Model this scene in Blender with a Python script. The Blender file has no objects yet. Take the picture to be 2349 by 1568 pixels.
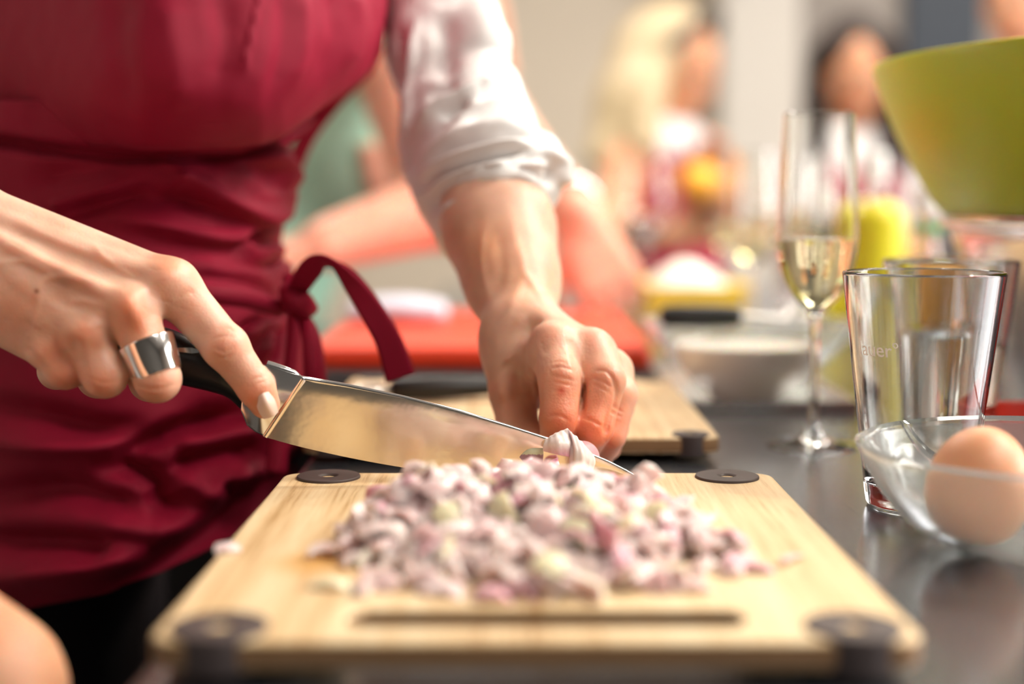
import bpy, bmesh, math, random
import numpy as np
from mathutils import Vector, Matrix
random.seed(7); rng = np.random.default_rng(7)
S = bpy.context.scene
COL = S.collection
# ------------------------------------------------------------------ camera
F = 3262.5                       # focal length in pixels of the 2349 px wide frame (50 mm on 36 mm)
CX, CY = 1174.5, 784.0
TH = math.atan(323 / F)          # pitch below the horizontal
BOARD_Z = 0.934
CAMZ = BOARD_Z + 0.1255
TOP = BOARD_Z - 0.014            # countertop height 0.92
cam_d = bpy.data.cameras.new('camera'); cam = bpy.data.objects.new('camera', cam_d); COL.objects.link(cam)
cam.location = (0, 0, CAMZ); cam.rotation_euler = (math.pi / 2 - TH, 0, 0)
cam_d.lens = 50; cam_d.sensor_width = 36; cam_d.clip_start = 0.02
cam_d.dof.use_dof = True; cam_d.dof.focus_distance = 0.638; cam_d.dof.aperture_fstop = 2.7
S.camera = cam
# ------------------------------------------------------------------ world, exposure
W = bpy.data.worlds.new('world'); S.world = W; W.use_nodes = True
W.node_tree.nodes['Background'].inputs[0].default_value = (0.9, 0.93, 1.0, 1)
W.node_tree.nodes['Background'].inputs[1].default_value = 0.4
S.view_settings.view_transform = 'Standard'; S.view_settings.look = 'None'
S.view_settings.gamma = 1; S.view_settings.use_curve_mapping = False
S.view_settings.exposure = 0.17
c = S.cycles
c.use_denoising = True; c.max_bounces = 14; c.diffuse_bounces = 3; c.glossy_bounces = 5; c.transmission_bounces = 12
c.sample_clamp_indirect = 30.0; c.blur_glossy = 0.6
def area(name, loc, target, sx, sy, power, color=(1, 0.93, 0.84), spread=180):
    l = bpy.data.lights.new(name, 'AREA'); l.shape = 'RECTANGLE'; l.size = sx; l.size_y = sy
    l.energy = power; l.color = color; l.spread = math.radians(spread)
    o = bpy.data.objects.new(name, l); COL.objects.link(o); o.location = loc
    o.rotation_euler = (Vector(target) - Vector(loc)).to_track_quat('-Z', 'Y').to_euler()
    return o
CEIL = 2.75
area('window_light', (3.35, 1.2, 1.75), (0, 0.8, 1.0), 2.2, 1.3, 88, (1.0, 0.97, 0.93))
area('ceiling_panel_light', (1.9, 1.0, CEIL - 0.06), (1.9, 1.0, 0), 1.2, 0.6, 46)
area('ceiling_panel_light', (-0.6, 2.6, CEIL - 0.06), (-0.6, 2.6, 0), 1.2, 0.6, 24)
area('ceiling_panel_light', (1.6, 3.2, CEIL - 0.06), (1.6, 3.2, 0), 1.2, 0.6, 13)
area('ceiling_panel_light', (1.3, -0.3, CEIL - 0.06), (1.3, -0.3, 0), 1.2, 0.6, 22)  # unseen panel added at front right to brighten the apron
SPOTS = [(1.3, 0.95), (0.5, 2.3), (1.0, 1.75), (1.6, 2.4), (2.6, 0.7)]
for sx_, sy_ in SPOTS:
    area('spot_lamp_light', (sx_, sy_, CEIL - 0.07), (sx_, sy_, 0), 0.09, 0.09, 10, (1, 0.88, 0.72), 140)
# ------------------------------------------------------------------ helpers
ct, st = math.cos(TH), math.sin(TH)
def P(px, py, D):
    dx = (px - CX) / F; dy = (CY - py) / F
    return np.array([D * dx, D * (ct + dy * st), CAMZ + D * (-st + dy * ct)])
def PV(px, py, D):
    px = np.asarray(px, float); py = np.asarray(py, float); D = np.asarray(D, float)
    dx = (px - CX) / F; dy = (CY - py) / F
    return np.stack([D * dx, D * (ct + dy * st), CAMZ + D * (-st + dy * ct)], -1)
def G(px, py, z):
    dy = (CY - py) / F
    return P(px, py, (z - CAMZ) / (-st + dy * ct))
def proj(v):
    v = np.asarray(v, float); y = v[..., 1]; z = v[..., 2] - CAMZ
    D = y * ct - z * st; u = y * st + z * ct
    return CX + F * v[..., 0] / D, CY - F * u / D, D
def tag(o, label=None, cat=None, group=None, kind=None):
    if label: o['label'] = label
    if cat: o['category'] = cat
    if group: o['group'] = group
    if kind: o['kind'] = kind
    return o
def empty(name, loc=(0, 0, 0)):
    o = bpy.data.objects.new(name, None); COL.objects.link(o); o.location = loc; o.empty_display_size = 0.05
    return o
def link(name, me, mat=None, parent=None):
    o = bpy.data.objects.new(name, me); COL.objects.link(o)
    if mat is not None: me.materials.append(mat)
    if parent is not None:
        o.parent = parent
        M = Matrix.Identity(4); q = parent
        while q is not None:
            M = Matrix.Translation(q.location) @ M if q.type == 'EMPTY' or True else M
            q = q.parent
        # meshes are built in world coordinates; undo the translation of the ancestors
        t = Vector((0, 0, 0)); q = parent
        while q is not None: t += q.location; q = q.parent
        o.location = -t
    return o
def mesh(name, verts, faces, smooth=True):
    me = bpy.data.meshes.new(name); me.from_pydata([tuple(v) for v in verts], [], [tuple(int(i) for i in f) for f in faces])
    me.validate(); me.update()
    if smooth: me.polygons.foreach_set('use_smooth', np.ones(len(me.polygons), bool))
    return me
def quadmesh(name, verts, quads, col=None):
    me = bpy.data.meshes.new(name); n = len(verts); m = len(quads)
    me.vertices.add(n); me.vertices.foreach_set('co', np.asarray(verts, np.float32).ravel())
    me.loops.add(4 * m); me.loops.foreach_set('vertex_index', np.asarray(quads, np.int32).ravel())
    me.polygons.add(m); me.polygons.foreach_set('loop_start', np.arange(m, dtype=np.int32) * 4)
    me.polygons.foreach_set('use_smooth', np.ones(m, bool))
    me.update(calc_edges=True)
    if col is not None: setcol(me, col)
    return me
def setcol(me, col):
    a = me.color_attributes.new('Col', 'FLOAT_COLOR', 'POINT')
    cc = np.ones((len(me.vertices), 4), np.float32); cc[:, :3] = col
    a.data.foreach_set('color', cc.ravel())
def bm_obj(name, bm, mat, parent=None, smooth=True, bevel=None):
    if bevel:
        es = [e for e in bm.edges if len(e.link_faces) == 2 and e.calc_face_angle(0) > 0.6]
        bmesh.ops.bevel(bm, geom=es, offset=bevel[0], segments=bevel[1], affect='EDGES', profile=0.5, clamp_overlap=True)
    bmesh.ops.recalc_face_normals(bm, faces=bm.faces)
    me = bpy.data.meshes.new(name); bm.to_mesh(me); bm.free()
    if smooth:
        me.polygons.foreach_set('use_smooth', np.ones(len(me.polygons), bool))
        me.set_sharp_from_angle(angle=0.7)
    return link(name, me, mat, parent)
def box_bm(lo, hi, bm=None):
    bm = bm or bmesh.new()
    lo = np.array(lo, float); hi = np.array(hi, float)
    bmesh.ops.create_cube(bm, size=1, matrix=Matrix.Translation((lo + hi) / 2) @ Matrix.Diagonal((*(hi - lo), 1)))
    return bm
def lathe(name, prof, center, mat, parent=None, seg=72, axis=None, sharp=True):
    """prof: list of (r, z); closed loops given explicitly; r==0 at ends makes poles"""
    vs, fs = [], []; rows = []
    for r, z in prof:
        if r < 1e-7:
            rows.append([len(vs)]); vs.append((0, 0, z))
        else:
            rows.append(list(range(len(vs), len(vs) + seg)))
            vs += [(r * math.cos(2 * math.pi * i / seg), r * math.sin(2 * math.pi * i / seg), z) for i in range(seg)]
    for a, b in zip(rows[:-1], rows[1:]):
        for i in range(seg):
            j = (i + 1) % seg
            if len(a) == 1 and len(b) == 1: continue
            if len(a) == 1: fs.append((a[0], b[i], b[j]))
            elif len(b) == 1: fs.append((a[i], a[j], b[0]))
            else: fs.append((a[i], a[j], b[j], b[i]))
    v = np.array(vs)
    if axis is not None:
        R = np.array(Vector((0, 0, 1)).rotation_difference(Vector(axis)).to_matrix()); v = v @ R.T
    v = v + np.array(center)
    bm = bmesh.new(); me = mesh(name, v, fs); bm.from_mesh(me); bpy.data.meshes.remove(me)
    bmesh.ops.remove_doubles(bm, verts=bm.verts, dist=1e-7)
    return bm_obj(name, bm, mat, parent)
def rr(prof, r=0.0, n=4):
    """round the inner corners of a profile"""
    out = [prof[0]]
    for a, b, c_ in zip(prof[:-2], prof[1:-1], prof[2:]):
        a, b, c_ = map(np.array, (a, b, c_))
        la, lc = np.linalg.norm(a - b), np.linalg.norm(c_ - b)
        k = min(r, la * .45, lc * .45)
        p, q = b + (a - b) / max(la, 1e-9) * k, b + (c_ - b) / max(lc, 1e-9) * k
        for i in range(n + 1):
            t = i / n; out.append(tuple((1 - t) ** 2 * p + 2 * t * (1 - t) * b + t * t * q))
    out.append(prof[-1]); return out
def catmull(pts, n):
    pts = np.asarray(pts, float); m = len(pts); Q = np.vstack([2 * pts[0] - pts[1], pts, 2 * pts[-1] - pts[-2]])
    out = []
    for s in np.linspace(0, m - 1, n):
        i = min(int(s), m - 2); t = s - i; a, b, c_, d = Q[i:i + 4]
        out.append(0.5 * (2 * b + (c_ - a) * t + (2 * a - 5 * b + 4 * c_ - d) * t * t + (3 * b - a - 3 * c_ + d) * t ** 3))
    return np.array(out)
def tube(name, pts, radii, mat, parent=None, seg=16, n=None, cap=True):
    pts = np.asarray(pts, float); radii = np.broadcast_to(np.asarray(radii, float), (len(pts),))
    if n: radii = catmull(radii[:, None], n)[:, 0]; pts = catmull(pts, n)
    vs = []; m = len(pts); up = Vector((0.13, 0.21, 0.97))
    for i in range(m):
        t = Vector(pts[min(i + 1, m - 1)] - pts[max(i - 1, 0)]).normalized()
        x = t.cross(up).normalized(); y = t.cross(x)
        for k in range(seg):
            a = 2 * math.pi * k / seg
            vs.append(pts[i] + radii[i] * (math.cos(a) * np.array(x) + math.sin(a) * np.array(y)))
    fs = [(i * seg + k, i * seg + (k + 1) % seg, (i + 1) * seg + (k + 1) % seg, (i + 1) * seg + k) for i in range(m - 1) for k in range(seg)]
    if cap: fs += [tuple(range(seg))[::-1], tuple(range((m - 1) * seg, m * seg))]
    bm = bmesh.new(); me = mesh(name, vs, fs); bm.from_mesh(me); bpy.data.meshes.remove(me)
    return bm_obj(name, bm, mat, parent)
# ------------------------------------------------------------------ materials
def mat_new(name):
    m = bpy.data.materials.new(name); m.use_nodes = True
    return m, m.node_tree.nodes, m.node_tree.links, m.node_tree.nodes['Principled BSDF']
def simple(name, col, rough=0.5, metal=0.0, noise=0.08, scale=20, bump=0.0, bscale=200, spec=0.5, coat=0, sss=0, stretch=(1, 1, 1), sheen=0):
    m, N, L, b = mat_new(name)
    tc = N.new('ShaderNodeTexCoord'); mp = N.new('ShaderNodeMapping'); mp.inputs['Scale'].default_value = stretch
    L.new(tc.outputs['Object'], mp.inputs[0])
    nz = N.new('ShaderNodeTexNoise'); nz.inputs['Scale'].default_value = scale; nz.inputs['Detail'].default_value = 4
    L.new(mp.outputs[0], nz.inputs['Vector'])
    mx = N.new('ShaderNodeMix'); mx.data_type = 'RGBA'
    mx.inputs[6].default_value = (*[x * (1 - noise) for x in col], 1)
    mx.inputs[7].default_value = (*[min(1, x * (1 + noise)) for x in col], 1)
    L.new(nz.outputs['Fac'], mx.inputs[0]); L.new(mx.outputs[2], b.inputs['Base Color'])
    b.inputs['Roughness'].default_value = rough; b.inputs['Metallic'].default_value = metal
    b.inputs['Specular IOR Level'].default_value = spec; b.inputs['Coat Weight'].default_value = coat
    b.inputs['Coat Roughness'].default_value = 0.08; b.inputs['Sheen Weight'].default_value = sheen
    if sss: b.inputs['Subsurface Weight'].default_value = 1; b.inputs['Subsurface Radius'].default_value = (1, .45, .25); b.inputs['Subsurface Scale'].default_value = sss
    if bump:
        n2 = N.new('ShaderNodeTexNoise'); n2.inputs['Scale'].default_value = bscale; n2.inputs['Detail'].default_value = 3
        L.new(mp.outputs[0], n2.inputs['Vector'])
        bp = N.new('ShaderNodeBump'); bp.inputs['Strength'].default_value = bump; bp.inputs['Distance'].default_value = 0.001
        L.new(n2.outputs['Fac'], bp.inputs['Height']); L.new(bp.outputs[0], b.inputs['Normal'])
    return m
def glass(name, col=(1, 1, 1), ior=1.45, rough=0.0):
    m, N, L, b = mat_new(name)
    b.inputs['Base Color'].default_value = (*col, 1); b.inputs['Transmission Weight'].default_value = 1
    b.inputs['IOR'].default_value = ior; b.inputs['Roughness'].default_value = rough
    return m
def skin_mat(name, base, sss=0.004, rough=0.42):
    m, N, L, b = mat_new(name)
    at = N.new('ShaderNodeAttribute'); at.attribute_name = 'Col'
    tc = N.new('ShaderNodeTexCoord'); nz = N.new('ShaderNodeTexNoise'); nz.inputs['Scale'].default_value = 60; nz.inputs['Detail'].default_value = 6
    L.new(tc.outputs['Object'], nz.inputs['Vector'])
    cr = N.new('ShaderNodeValToRGB'); cr.color_ramp.elements[0].position = .3; cr.color_ramp.elements[1].position = .72
    cr.color_ramp.elements[0].color = (.86, .78, .74, 1); cr.color_ramp.elements[1].color = (1.06, 1.04, 1.02, 1)
    L.new(nz.outputs['Fac'], cr.inputs[0])
    m1 = N.new('ShaderNodeMix'); m1.data_type = 'RGBA'; m1.blend_type = 'MULTIPLY'; m1.inputs[0].default_value = 1
    L.new(at.outputs['Color'], m1.inputs[6]); L.new(cr.outputs[0], m1.inputs[7])
    m2 = N.new('ShaderNodeMix'); m2.data_type = 'RGBA'; m2.blend_type = 'MULTIPLY'; m2.inputs[0].default_value = 1
    m2.inputs[7].default_value = (*base, 1); L.new(m1.outputs[2], m2.inputs[6]); L.new(m2.outputs[2], b.inputs['Base Color'])
    b.inputs['Roughness'].default_value = rough; b.inputs['Subsurface Weight'].default_value = 1
    b.inputs['Subsurface Radius'].default_value = (1, .35, .2); b.inputs['Subsurface Scale'].default_value = sss
    vo = N.new('ShaderNodeTexVoronoi'); vo.inputs['Scale'].default_value = 900
    L.new(tc.outputs['Object'], vo.inputs['Vector'])
    n2 = N.new('ShaderNodeTexNoise'); n2.inputs['Scale'].default_value = 350; n2.inputs['Detail'].default_value = 4; L.new(tc.outputs['Object'], n2.inputs['Vector'])
    ad = N.new('ShaderNodeMath'); ad.operation = 'ADD'; L.new(vo.outputs['Distance'], ad.inputs[0]); L.new(n2.outputs['Fac'], ad.inputs[1])
    bp = N.new('ShaderNodeBump'); bp.inputs['Strength'].default_value = .35; bp.inputs['Distance'].default_value = .0003
    L.new(ad.outputs[0], bp.inputs['Height']); L.new(bp.outputs[0], b.inputs['Normal'])
    return m
def cloth_mat(name, col, rough=0.75, sheen=0.3, weave=1400, strength=.25, spec=.3, tint=(1, .6, .65)):
    m, N, L, b = mat_new(name)
    tc = N.new('ShaderNodeTexCoord'); nz = N.new('ShaderNodeTexNoise'); nz.inputs['Scale'].default_value = 7; nz.inputs['Detail'].default_value = 5
    L.new(tc.outputs['Object'], nz.inputs['Vector'])
    mx = N.new('ShaderNodeMix'); mx.data_type = 'RGBA'
    mx.inputs[6].default_value = (*[x * .85 for x in col], 1); mx.inputs[7].default_value = (*[min(1, x * 1.12) for x in col], 1)
    L.new(nz.outputs['Fac'], mx.inputs[0]); L.new(mx.outputs[2], b.inputs['Base Color'])
    b.inputs['Roughness'].default_value = rough; b.inputs['Sheen Weight'].default_value = sheen; b.inputs['Sheen Roughness'].default_value = .4
    b.inputs['Sheen Tint'].default_value = (*tint, 1); b.inputs['Specular IOR Level'].default_value = spec
    w1 = N.new('ShaderNodeTexWave'); w1.inputs['Scale'].default_value = weave; w1.bands_direction = 'DIAGONAL'; L.new(tc.outputs['Object'], w1.inputs['Vector'])
    n2 = N.new('ShaderNodeTexNoise'); n2.inputs['Scale'].default_value = 900; L.new(tc.outputs['Object'], n2.inputs['Vector'])
    ad = N.new('ShaderNodeMath'); ad.operation = 'ADD'; L.new(w1.outputs['Fac'], ad.inputs[0]); L.new(n2.outputs['Fac'], ad.inputs[1])
    bp = N.new('ShaderNodeBump'); bp.inputs['Strength'].default_value = strength; bp.inputs['Distance'].default_value = .0003
    L.new(ad.outputs[0], bp.inputs['Height']); L.new(bp.outputs[0], b.inputs['Normal'])
    return m
# ------------------------------------------------------------------ signed-distance modelling (surface nets)
def rc(a, b, ra, rb=None, k=0.004, s=1): return ('c', np.asarray(a, float), np.asarray(b, float), ra, ra if rb is None else rb, k, s)
def rcp(x1, y1, D1, r1, x2, y2, D2, r2, k=0.004, s=1):
    return rc(P(x1, y1, D1), P(x2, y2, D2), r1 * D1 / F, r2 * D2 / F, k, s)
def el(c_, r, k=0.01, R=None, s=1): return ('e', np.asarray(c_, float), np.asarray(r, float), np.eye(3) if R is None else np.asarray(R, float), None, k, s)
def sdf_eval(prims, X, Y, Z, Fd, lo, h):
    n = Fd.shape
    for p in prims:
        k = p[5]
        if p[0] == 'c': a, b, r = p[1], p[2], max(p[3], p[4]); mn = np.minimum(a, b) - r; mx = np.maximum(a, b) + r
        else: r = p[2].max(); mn = p[1] - r; mx = p[1] + r
        pad = 1.3 * k + 3 * h
        i0 = np.clip(np.floor((mn - pad - lo) / h).astype(int), 0, n); i1 = np.clip(np.ceil((mx + pad - lo) / h).astype(int) + 1, 0, n)
        if (i1 <= i0).any(): continue
        sl = tuple(slice(u, v) for u, v in zip(i0, i1))
        x = X[sl[0]][:, None, None]; y = Y[sl[1]][None, :, None]; z = Z[sl[2]][None, None, :]
        if p[0] == 'c':
            d = b - a; L2 = max(d @ d, 1e-12)
            t = np.clip(((x - a[0]) * d[0] + (y - a[1]) * d[1] + (z - a[2]) * d[2]) / L2, 0, 1)
            dist = np.sqrt((x - a[0] - t * d[0]) ** 2 + (y - a[1] - t * d[1]) ** 2 + (z - a[2] - t * d[2]) ** 2) - (p[3] + (p[4] - p[3]) * t)
        else:
            R = p[3]; q = [(x - p[1][0]) * R[0, i] + (y - p[1][1]) * R[1, i] + (z - p[1][2]) * R[2, i] for i in range(3)]
            r = p[2]; k0 = np.sqrt((q[0] / r[0]) ** 2 + (q[1] / r[1]) ** 2 + (q[2] / r[2]) ** 2)
            k1 = np.sqrt((q[0] / r[0] ** 2) ** 2 + (q[1] / r[1] ** 2) ** 2 + (q[2] / r[2] ** 2) ** 2) + 1e-9
            dist = k0 * (k0 - 1) / k1
        cur = Fd[sl]
        if p[6] > 0:
            hh = np.clip(0.5 + 0.5 * (cur - dist) / k, 0, 1); Fd[sl] = cur * (1 - hh) + dist * hh - k * hh * (1 - hh)
        else:
            hh = np.clip(0.5 - 0.5 * (cur + dist) / k, 0, 1); Fd[sl] = cur * (1 - hh) - dist * hh + k * hh * (1 - hh)
    return Fd
def sdf_mesh(prims, h, clip=None, bounds=None):
    mn, mx = np.full(3, 1e9), np.full(3, -1e9)
    for p in prims:
        if p[6] < 0: continue
        if p[0] == 'c': r = max(p[3], p[4]); a = np.minimum(p[1], p[2]) - r; b = np.maximum(p[1], p[2]) + r
        else: r = p[2].max(); a = p[1] - r; b = p[1] + r
        mn = np.minimum(mn, a); mx = np.maximum(mx, b)
    if bounds is not None: mn = np.maximum(mn, bounds[0]); mx = np.minimum(mx, bounds[1])
    lo = mn - 3 * h; n = np.ceil((mx - mn) / h).astype(int) + 7
    X, Y, Z = (lo[i] + h * np.arange(n[i], dtype=np.float32) for i in range(3))
    Fd = np.full(tuple(n), 0.05, np.float32)
    sdf_eval(prims, X.astype(np.float32), Y.astype(np.float32), Z.astype(np.float32), Fd, lo, h)
    if clip is not None: Fd = clip(Fd, X, Y, Z)
    Fd[[0, -1]] = .05; Fd[:, [0, -1]] = .05; Fd[:, :, [0, -1]] = .05
    ins = Fd < 0
    cnt = sum(ins[i:n[0] - 1 + i, j:n[1] - 1 + j, k:n[2] - 1 + k].astype(np.int8) for i in (0, 1) for j in (0, 1) for k in (0, 1))
    act = (cnt > 0) & (cnt < 8); ci = np.argwhere(act); idx = np.full(act.shape, -1, np.int32); idx[act] = np.arange(len(ci))
    acc = np.zeros((len(ci), 3)); num = np.zeros(len(ci))
    cor = [(i, j, k) for i in (0, 1) for j in (0, 1) for k in (0, 1)]
    val = {c_: Fd[ci[:, 0] + c_[0], ci[:, 1] + c_[1], ci[:, 2] + c_[2]].astype(float) for c_ in cor}
    for a in cor:
        for ax in range(3):
            if a[ax]: continue
            b = tuple(v + (1 if i == ax else 0) for i, v in enumerate(a)); fa, fb = val[a], val[b]
            cr = (fa < 0) != (fb < 0); t = np.where(cr, fa / np.where(cr, fa - fb, 1), 0)
            pt = np.array(a, float)[None] + t[:, None] * np.eye(3)[ax][None]
            acc += pt * cr[:, None]; num += cr
    V = lo + h * (ci + acc / num[:, None])
    quads = []
    for ax in range(3):
        o1, o2 = (ax + 1) % 3, (ax + 2) % 3
        s0 = [slice(1, n[i] - 1) for i in range(3)]; s1 = list(s0); s0[ax] = slice(0, n[ax] - 1); s1[ax] = slice(1, n[ax])
        A, B = ins[tuple(s0)], ins[tuple(s1)]
        for flip, m in ((0, A & ~B), (1, ~A & B)):
            e = np.argwhere(m)
            if not len(e): continue
            off = np.array([1, 1, 1]); off[ax] = 0; e = e + off
            def gi(d1, d2):
                q = e.copy(); q[:, o1] += d1; q[:, o2] += d2; return idx[q[:, 0], q[:, 1], q[:, 2]]
            q = np.stack([gi(-1, -1), gi(0, -1), gi(0, 0), gi(-1, 0)], 1)
            quads.append(q[:, ::-1] if flip else q)
    Q = np.vstack(quads); Q = Q[(Q >= 0).all(1)]
    return V, Q
def relax(V, Q, it=2, lam=0.5):
    for _ in range(it):
        s = np.zeros_like(V); c_ = np.zeros(len(V))
        for a, b in ((0, 1), (1, 2), (2, 3), (3, 0)):
            for k in range(3):
                s[:, k] += np.bincount(Q[:, a], V[Q[:, b], k], len(V)) + np.bincount(Q[:, b], V[Q[:, a], k], len(V))
            c_ += np.bincount(Q[:, a], minlength=len(V)) + np.bincount(Q[:, b], minlength=len(V))
        V = V + lam * (s / np.maximum(c_, 1)[:, None] - V)
    return V
def vnormals(V, Q):
    fn = np.cross(V[Q[:, 2]] - V[Q[:, 0]], V[Q[:, 3]] - V[Q[:, 1]]); n = np.zeros_like(V)
    for a in range(4):
        for k in range(3): n[:, k] += np.bincount(Q[:, a], fn[:, k], len(V))
    return n / np.maximum(np.linalg.norm(n, axis=1, keepdims=True), 1e-12)
def polydist(x, y, pts):
    d = np.full(x.shape, 1e9); tt = np.zeros(x.shape); n = len(pts) - 1
    for i in range(n):
        (ax, ay), (bx, by) = pts[i], pts[i + 1]; dx, dy = bx - ax, by - ay; L2 = dx * dx + dy * dy + 1e-9
        t = np.clip(((x - ax) * dx + (y - ay) * dy) / L2, 0, 1); e = np.hypot(x - ax - t * dx, y - ay - t * dy)
        m = e < d; d = np.where(m, e, d); tt = np.where(m, (i + t) / n, tt)
    return d, tt
def folds(x, y, F_):
    """F_: (amplitude m, width px, taper 0/1, [points]); positive raises towards the outside"""
    o = np.zeros(x.shape)
    for amp, w, tp, pts in F_:
        pts = catmull(np.array(pts, float), max(8, 5 * len(pts))) if len(pts) > 2 else np.array(pts, float)
        d, t = polydist(x, y, pts); g = np.exp(-(d / w) ** 2)
        if tp: g = g * np.clip(np.minimum(t, 1 - t) * 4 + .12, 0, 1)
        o += amp * g
    return o
# ================================================================== the room
def struct(name, lo, hi, mat, bevel=None):
    o = bm_obj(name, box_bm(lo, hi), mat, smooth=False, bevel=bevel); o['kind'] = 'structure'; return o
M_wall = simple('warm_beige_plaster', (.62, .54, .44), .9, noise=.03, scale=3, bump=.3, bscale=60)
M_wall2 = simple('grey_plaster', (.36, .32, .29), .9, noise=.03, scale=3)
M_white = simple('white_painted_column', (.60, .56, .51), .6, noise=.02, scale=3)
M_darkwall = simple('dark_grey_paint', (.10, .095, .09), .8)
M_floor = simple('grey_floor_tile', (.12, .11, .10), .35, noise=.1, scale=3)
M_ceil = simple('white_ceiling_paint', (.5, .48, .46), .9, noise=.02)
M_navy = simple('dark_navy_door_paint', (.022, .032, .05), .4, noise=.1)
M_base = simple('baseboard_paint', (.7, .67, .62), .6)
RX0, RX1, RY0, RY1 = -2.6, 3.5, -2.4, 4.6
struct('floor', (RX0, RY0, -.1), (RX1, RY1, 0), M_floor)
struct('ceiling', (RX0, RY0, CEIL), (RX1, RY1, CEIL + .1), M_ceil)
xs = P(1640, 300, 4.4)[0]; xe = P(1812, 300, 4.4)[0]
struct('wall_back', (RX0, RY1 - .05, 0), (xs + .02, RY1 + .1, CEIL), M_wall)
struct('wall_back_right', (xs + .02, RY1 - .05, 0), (RX1, RY1 + .1, CEIL), M_wall2)
struct('wall_left', (RX0 - .1, RY0, 0), (RX0, RY1, CEIL), M_wall)
struct('wall_front', (RX0, RY0 - .1, 0), (RX1, RY0, CEIL), M_darkwall)
# right wall with a real window opening
wy0, wy1, wz0, wz1 = 0.0, 2.4, 1.05, 2.45
bm = box_bm((RX1, RY0, 0), (RX1 + .1, wy0, CEIL)); box_bm((RX1, wy1, 0), (RX1 + .1, RY1, CEIL), bm)
box_bm((RX1, wy0, 0), (RX1 + .1, wy1, wz0), bm); box_bm((RX1, wy0, wz1), (RX1 + .1, wy1, CEIL), bm)
o = bm_obj('wall_right', bm, M_wall2, smooth=False); o['kind'] = 'structure'
bm = bmesh.new()
for a, b in (((wy0, wz0), (wy1, wz0 + .05)), ((wy0, wz1 - .05), (wy1, wz1)), ((wy0, wz0), (wy0 + .05, wz1)), ((wy1 - .05, wz0), (wy1, wz1)), ((1.175, wz0), (1.225, wz1))):
    box_bm((RX1 + .02, a[0], a[1]), (RX1 + .07, b[0], b[1]), bm)
wn = bm_obj('window_1', bm, M_white, smooth=False); wn['kind'] = 'structure'
M_pane = glass('window_glass', (1, 1, 1))
bm_obj('pane', box_bm((RX1 + .04, wy0 + .05, wz0 + .05), (RX1 + .045, 1.175, wz1 - .05)), M_pane, wn, smooth=False)
bm_obj('pane', box_bm((RX1 + .04, 1.225, wz0 + .05), (RX1 + .045, wy1 - .05, wz1 - .05)), M_pane, wn, smooth=False)
struct('trim_1', (xs, RY1 - .30, 0), (xe, RY1 - .05, CEIL), M_white, (.008, 2))
dx0 = P(2085, 300, 4.4)[0]; dx1 = P(2262, 300, 4.4)[0]
dr = struct('door_1', (dx0, RY1 - .10, 0), (dx1, RY1 - .05, 2.25), M_navy, (.003, 1))
M_steelp = simple('brushed_steel', (.62, .61, .60), .28, 1.0, noise=.06, scale=30)
tube('door_handle', [(dx0 + .07, RY1 - .10, 1.05), (dx0 + .07, RY1 - .15, 1.05), (dx0 + .19, RY1 - .15, 1.05)], .009, M_steelp, dr, 12)
for nm, lo, hi in (('baseboard_back', (RX0, RY1 - .065, 0), (xs, RY1 - .05, .09)), ('baseboard_left', (RX0, RY0, 0), (RX0 + .015, RY1, .09)),
                   ('baseboard_right', (RX1 - .015, RY0, 0), (RX1, RY1, .09))):
    struct(nm, lo, hi, M_base)
# ceiling lamps
M_lampw = simple('white_lamp_metal', (.8, .8, .8), .4)
M_emit, N_, L_, b_ = mat_new('lamp_diffuser'); b_.inputs['Emission Color'].default_value = (1, .93, .84, 1); b_.inputs['Emission Strength'].default_value = 6
def panel_lamp(x, y, lab):
    t = tag(empty('ceiling_lamp', (x, y, CEIL)), lab, 'ceiling lamp')
    bm = bmesh.new()
    for a, b in (((-.63, -.33), (.63, -.30)), ((-.63, .30), (.63, .33)), ((-.63, -.30), (-.60, .30)), ((.60, -.30), (.63, .30))):
        box_bm((x + a[0], y + a[1], CEIL - .05), (x + b[0], y + b[1], CEIL - .001), bm)
    bm_obj('frame', bm, M_lampw, t, smooth=False)
    bm_obj('diffuser', box_bm((x - .6, y - .3, CEIL - .03), (x + .6, y + .3, CEIL - .02)), M_emit, t, smooth=False)
panel_lamp(1.9, 1.0, 'flat white ceiling panel lamp above the worktop, outside the frame')
panel_lamp(-.6, 2.6, 'flat white ceiling panel lamp at the left of the room')
panel_lamp(1.6, 3.2, 'flat white ceiling panel lamp nearest the far wall')
panel_lamp(1.3, -.3, 'unseen flat ceiling panel lamp added behind the camera to brighten the apron')
for i, (x, y) in enumerate(SPOTS):
    t = tag(empty('ceiling_spotlight', (x, y, CEIL)), 'small round recessed ceiling spotlight ' + ('over the flute end of the worktop', 'over the red cutting board', 'over the yellow baking dish', 'nearest the right far corner of the worktop', 'nearest the window')[i], 'ceiling lamp', 'small recessed ceiling spotlights')
    lathe('housing', [(.05, CEIL - .05), (.065, CEIL - .05), (.065, CEIL - .001), (.05, CEIL - .001), (.05, CEIL - .05)], (x, y, 0), M_lampw, t, 32)
    lathe('lens', [(0, CEIL - .03), (.049, CEIL - .03), (.049, CEIL - .025), (0, CEIL - .025)], (x, y, 0), M_emit, t, 32)
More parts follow.
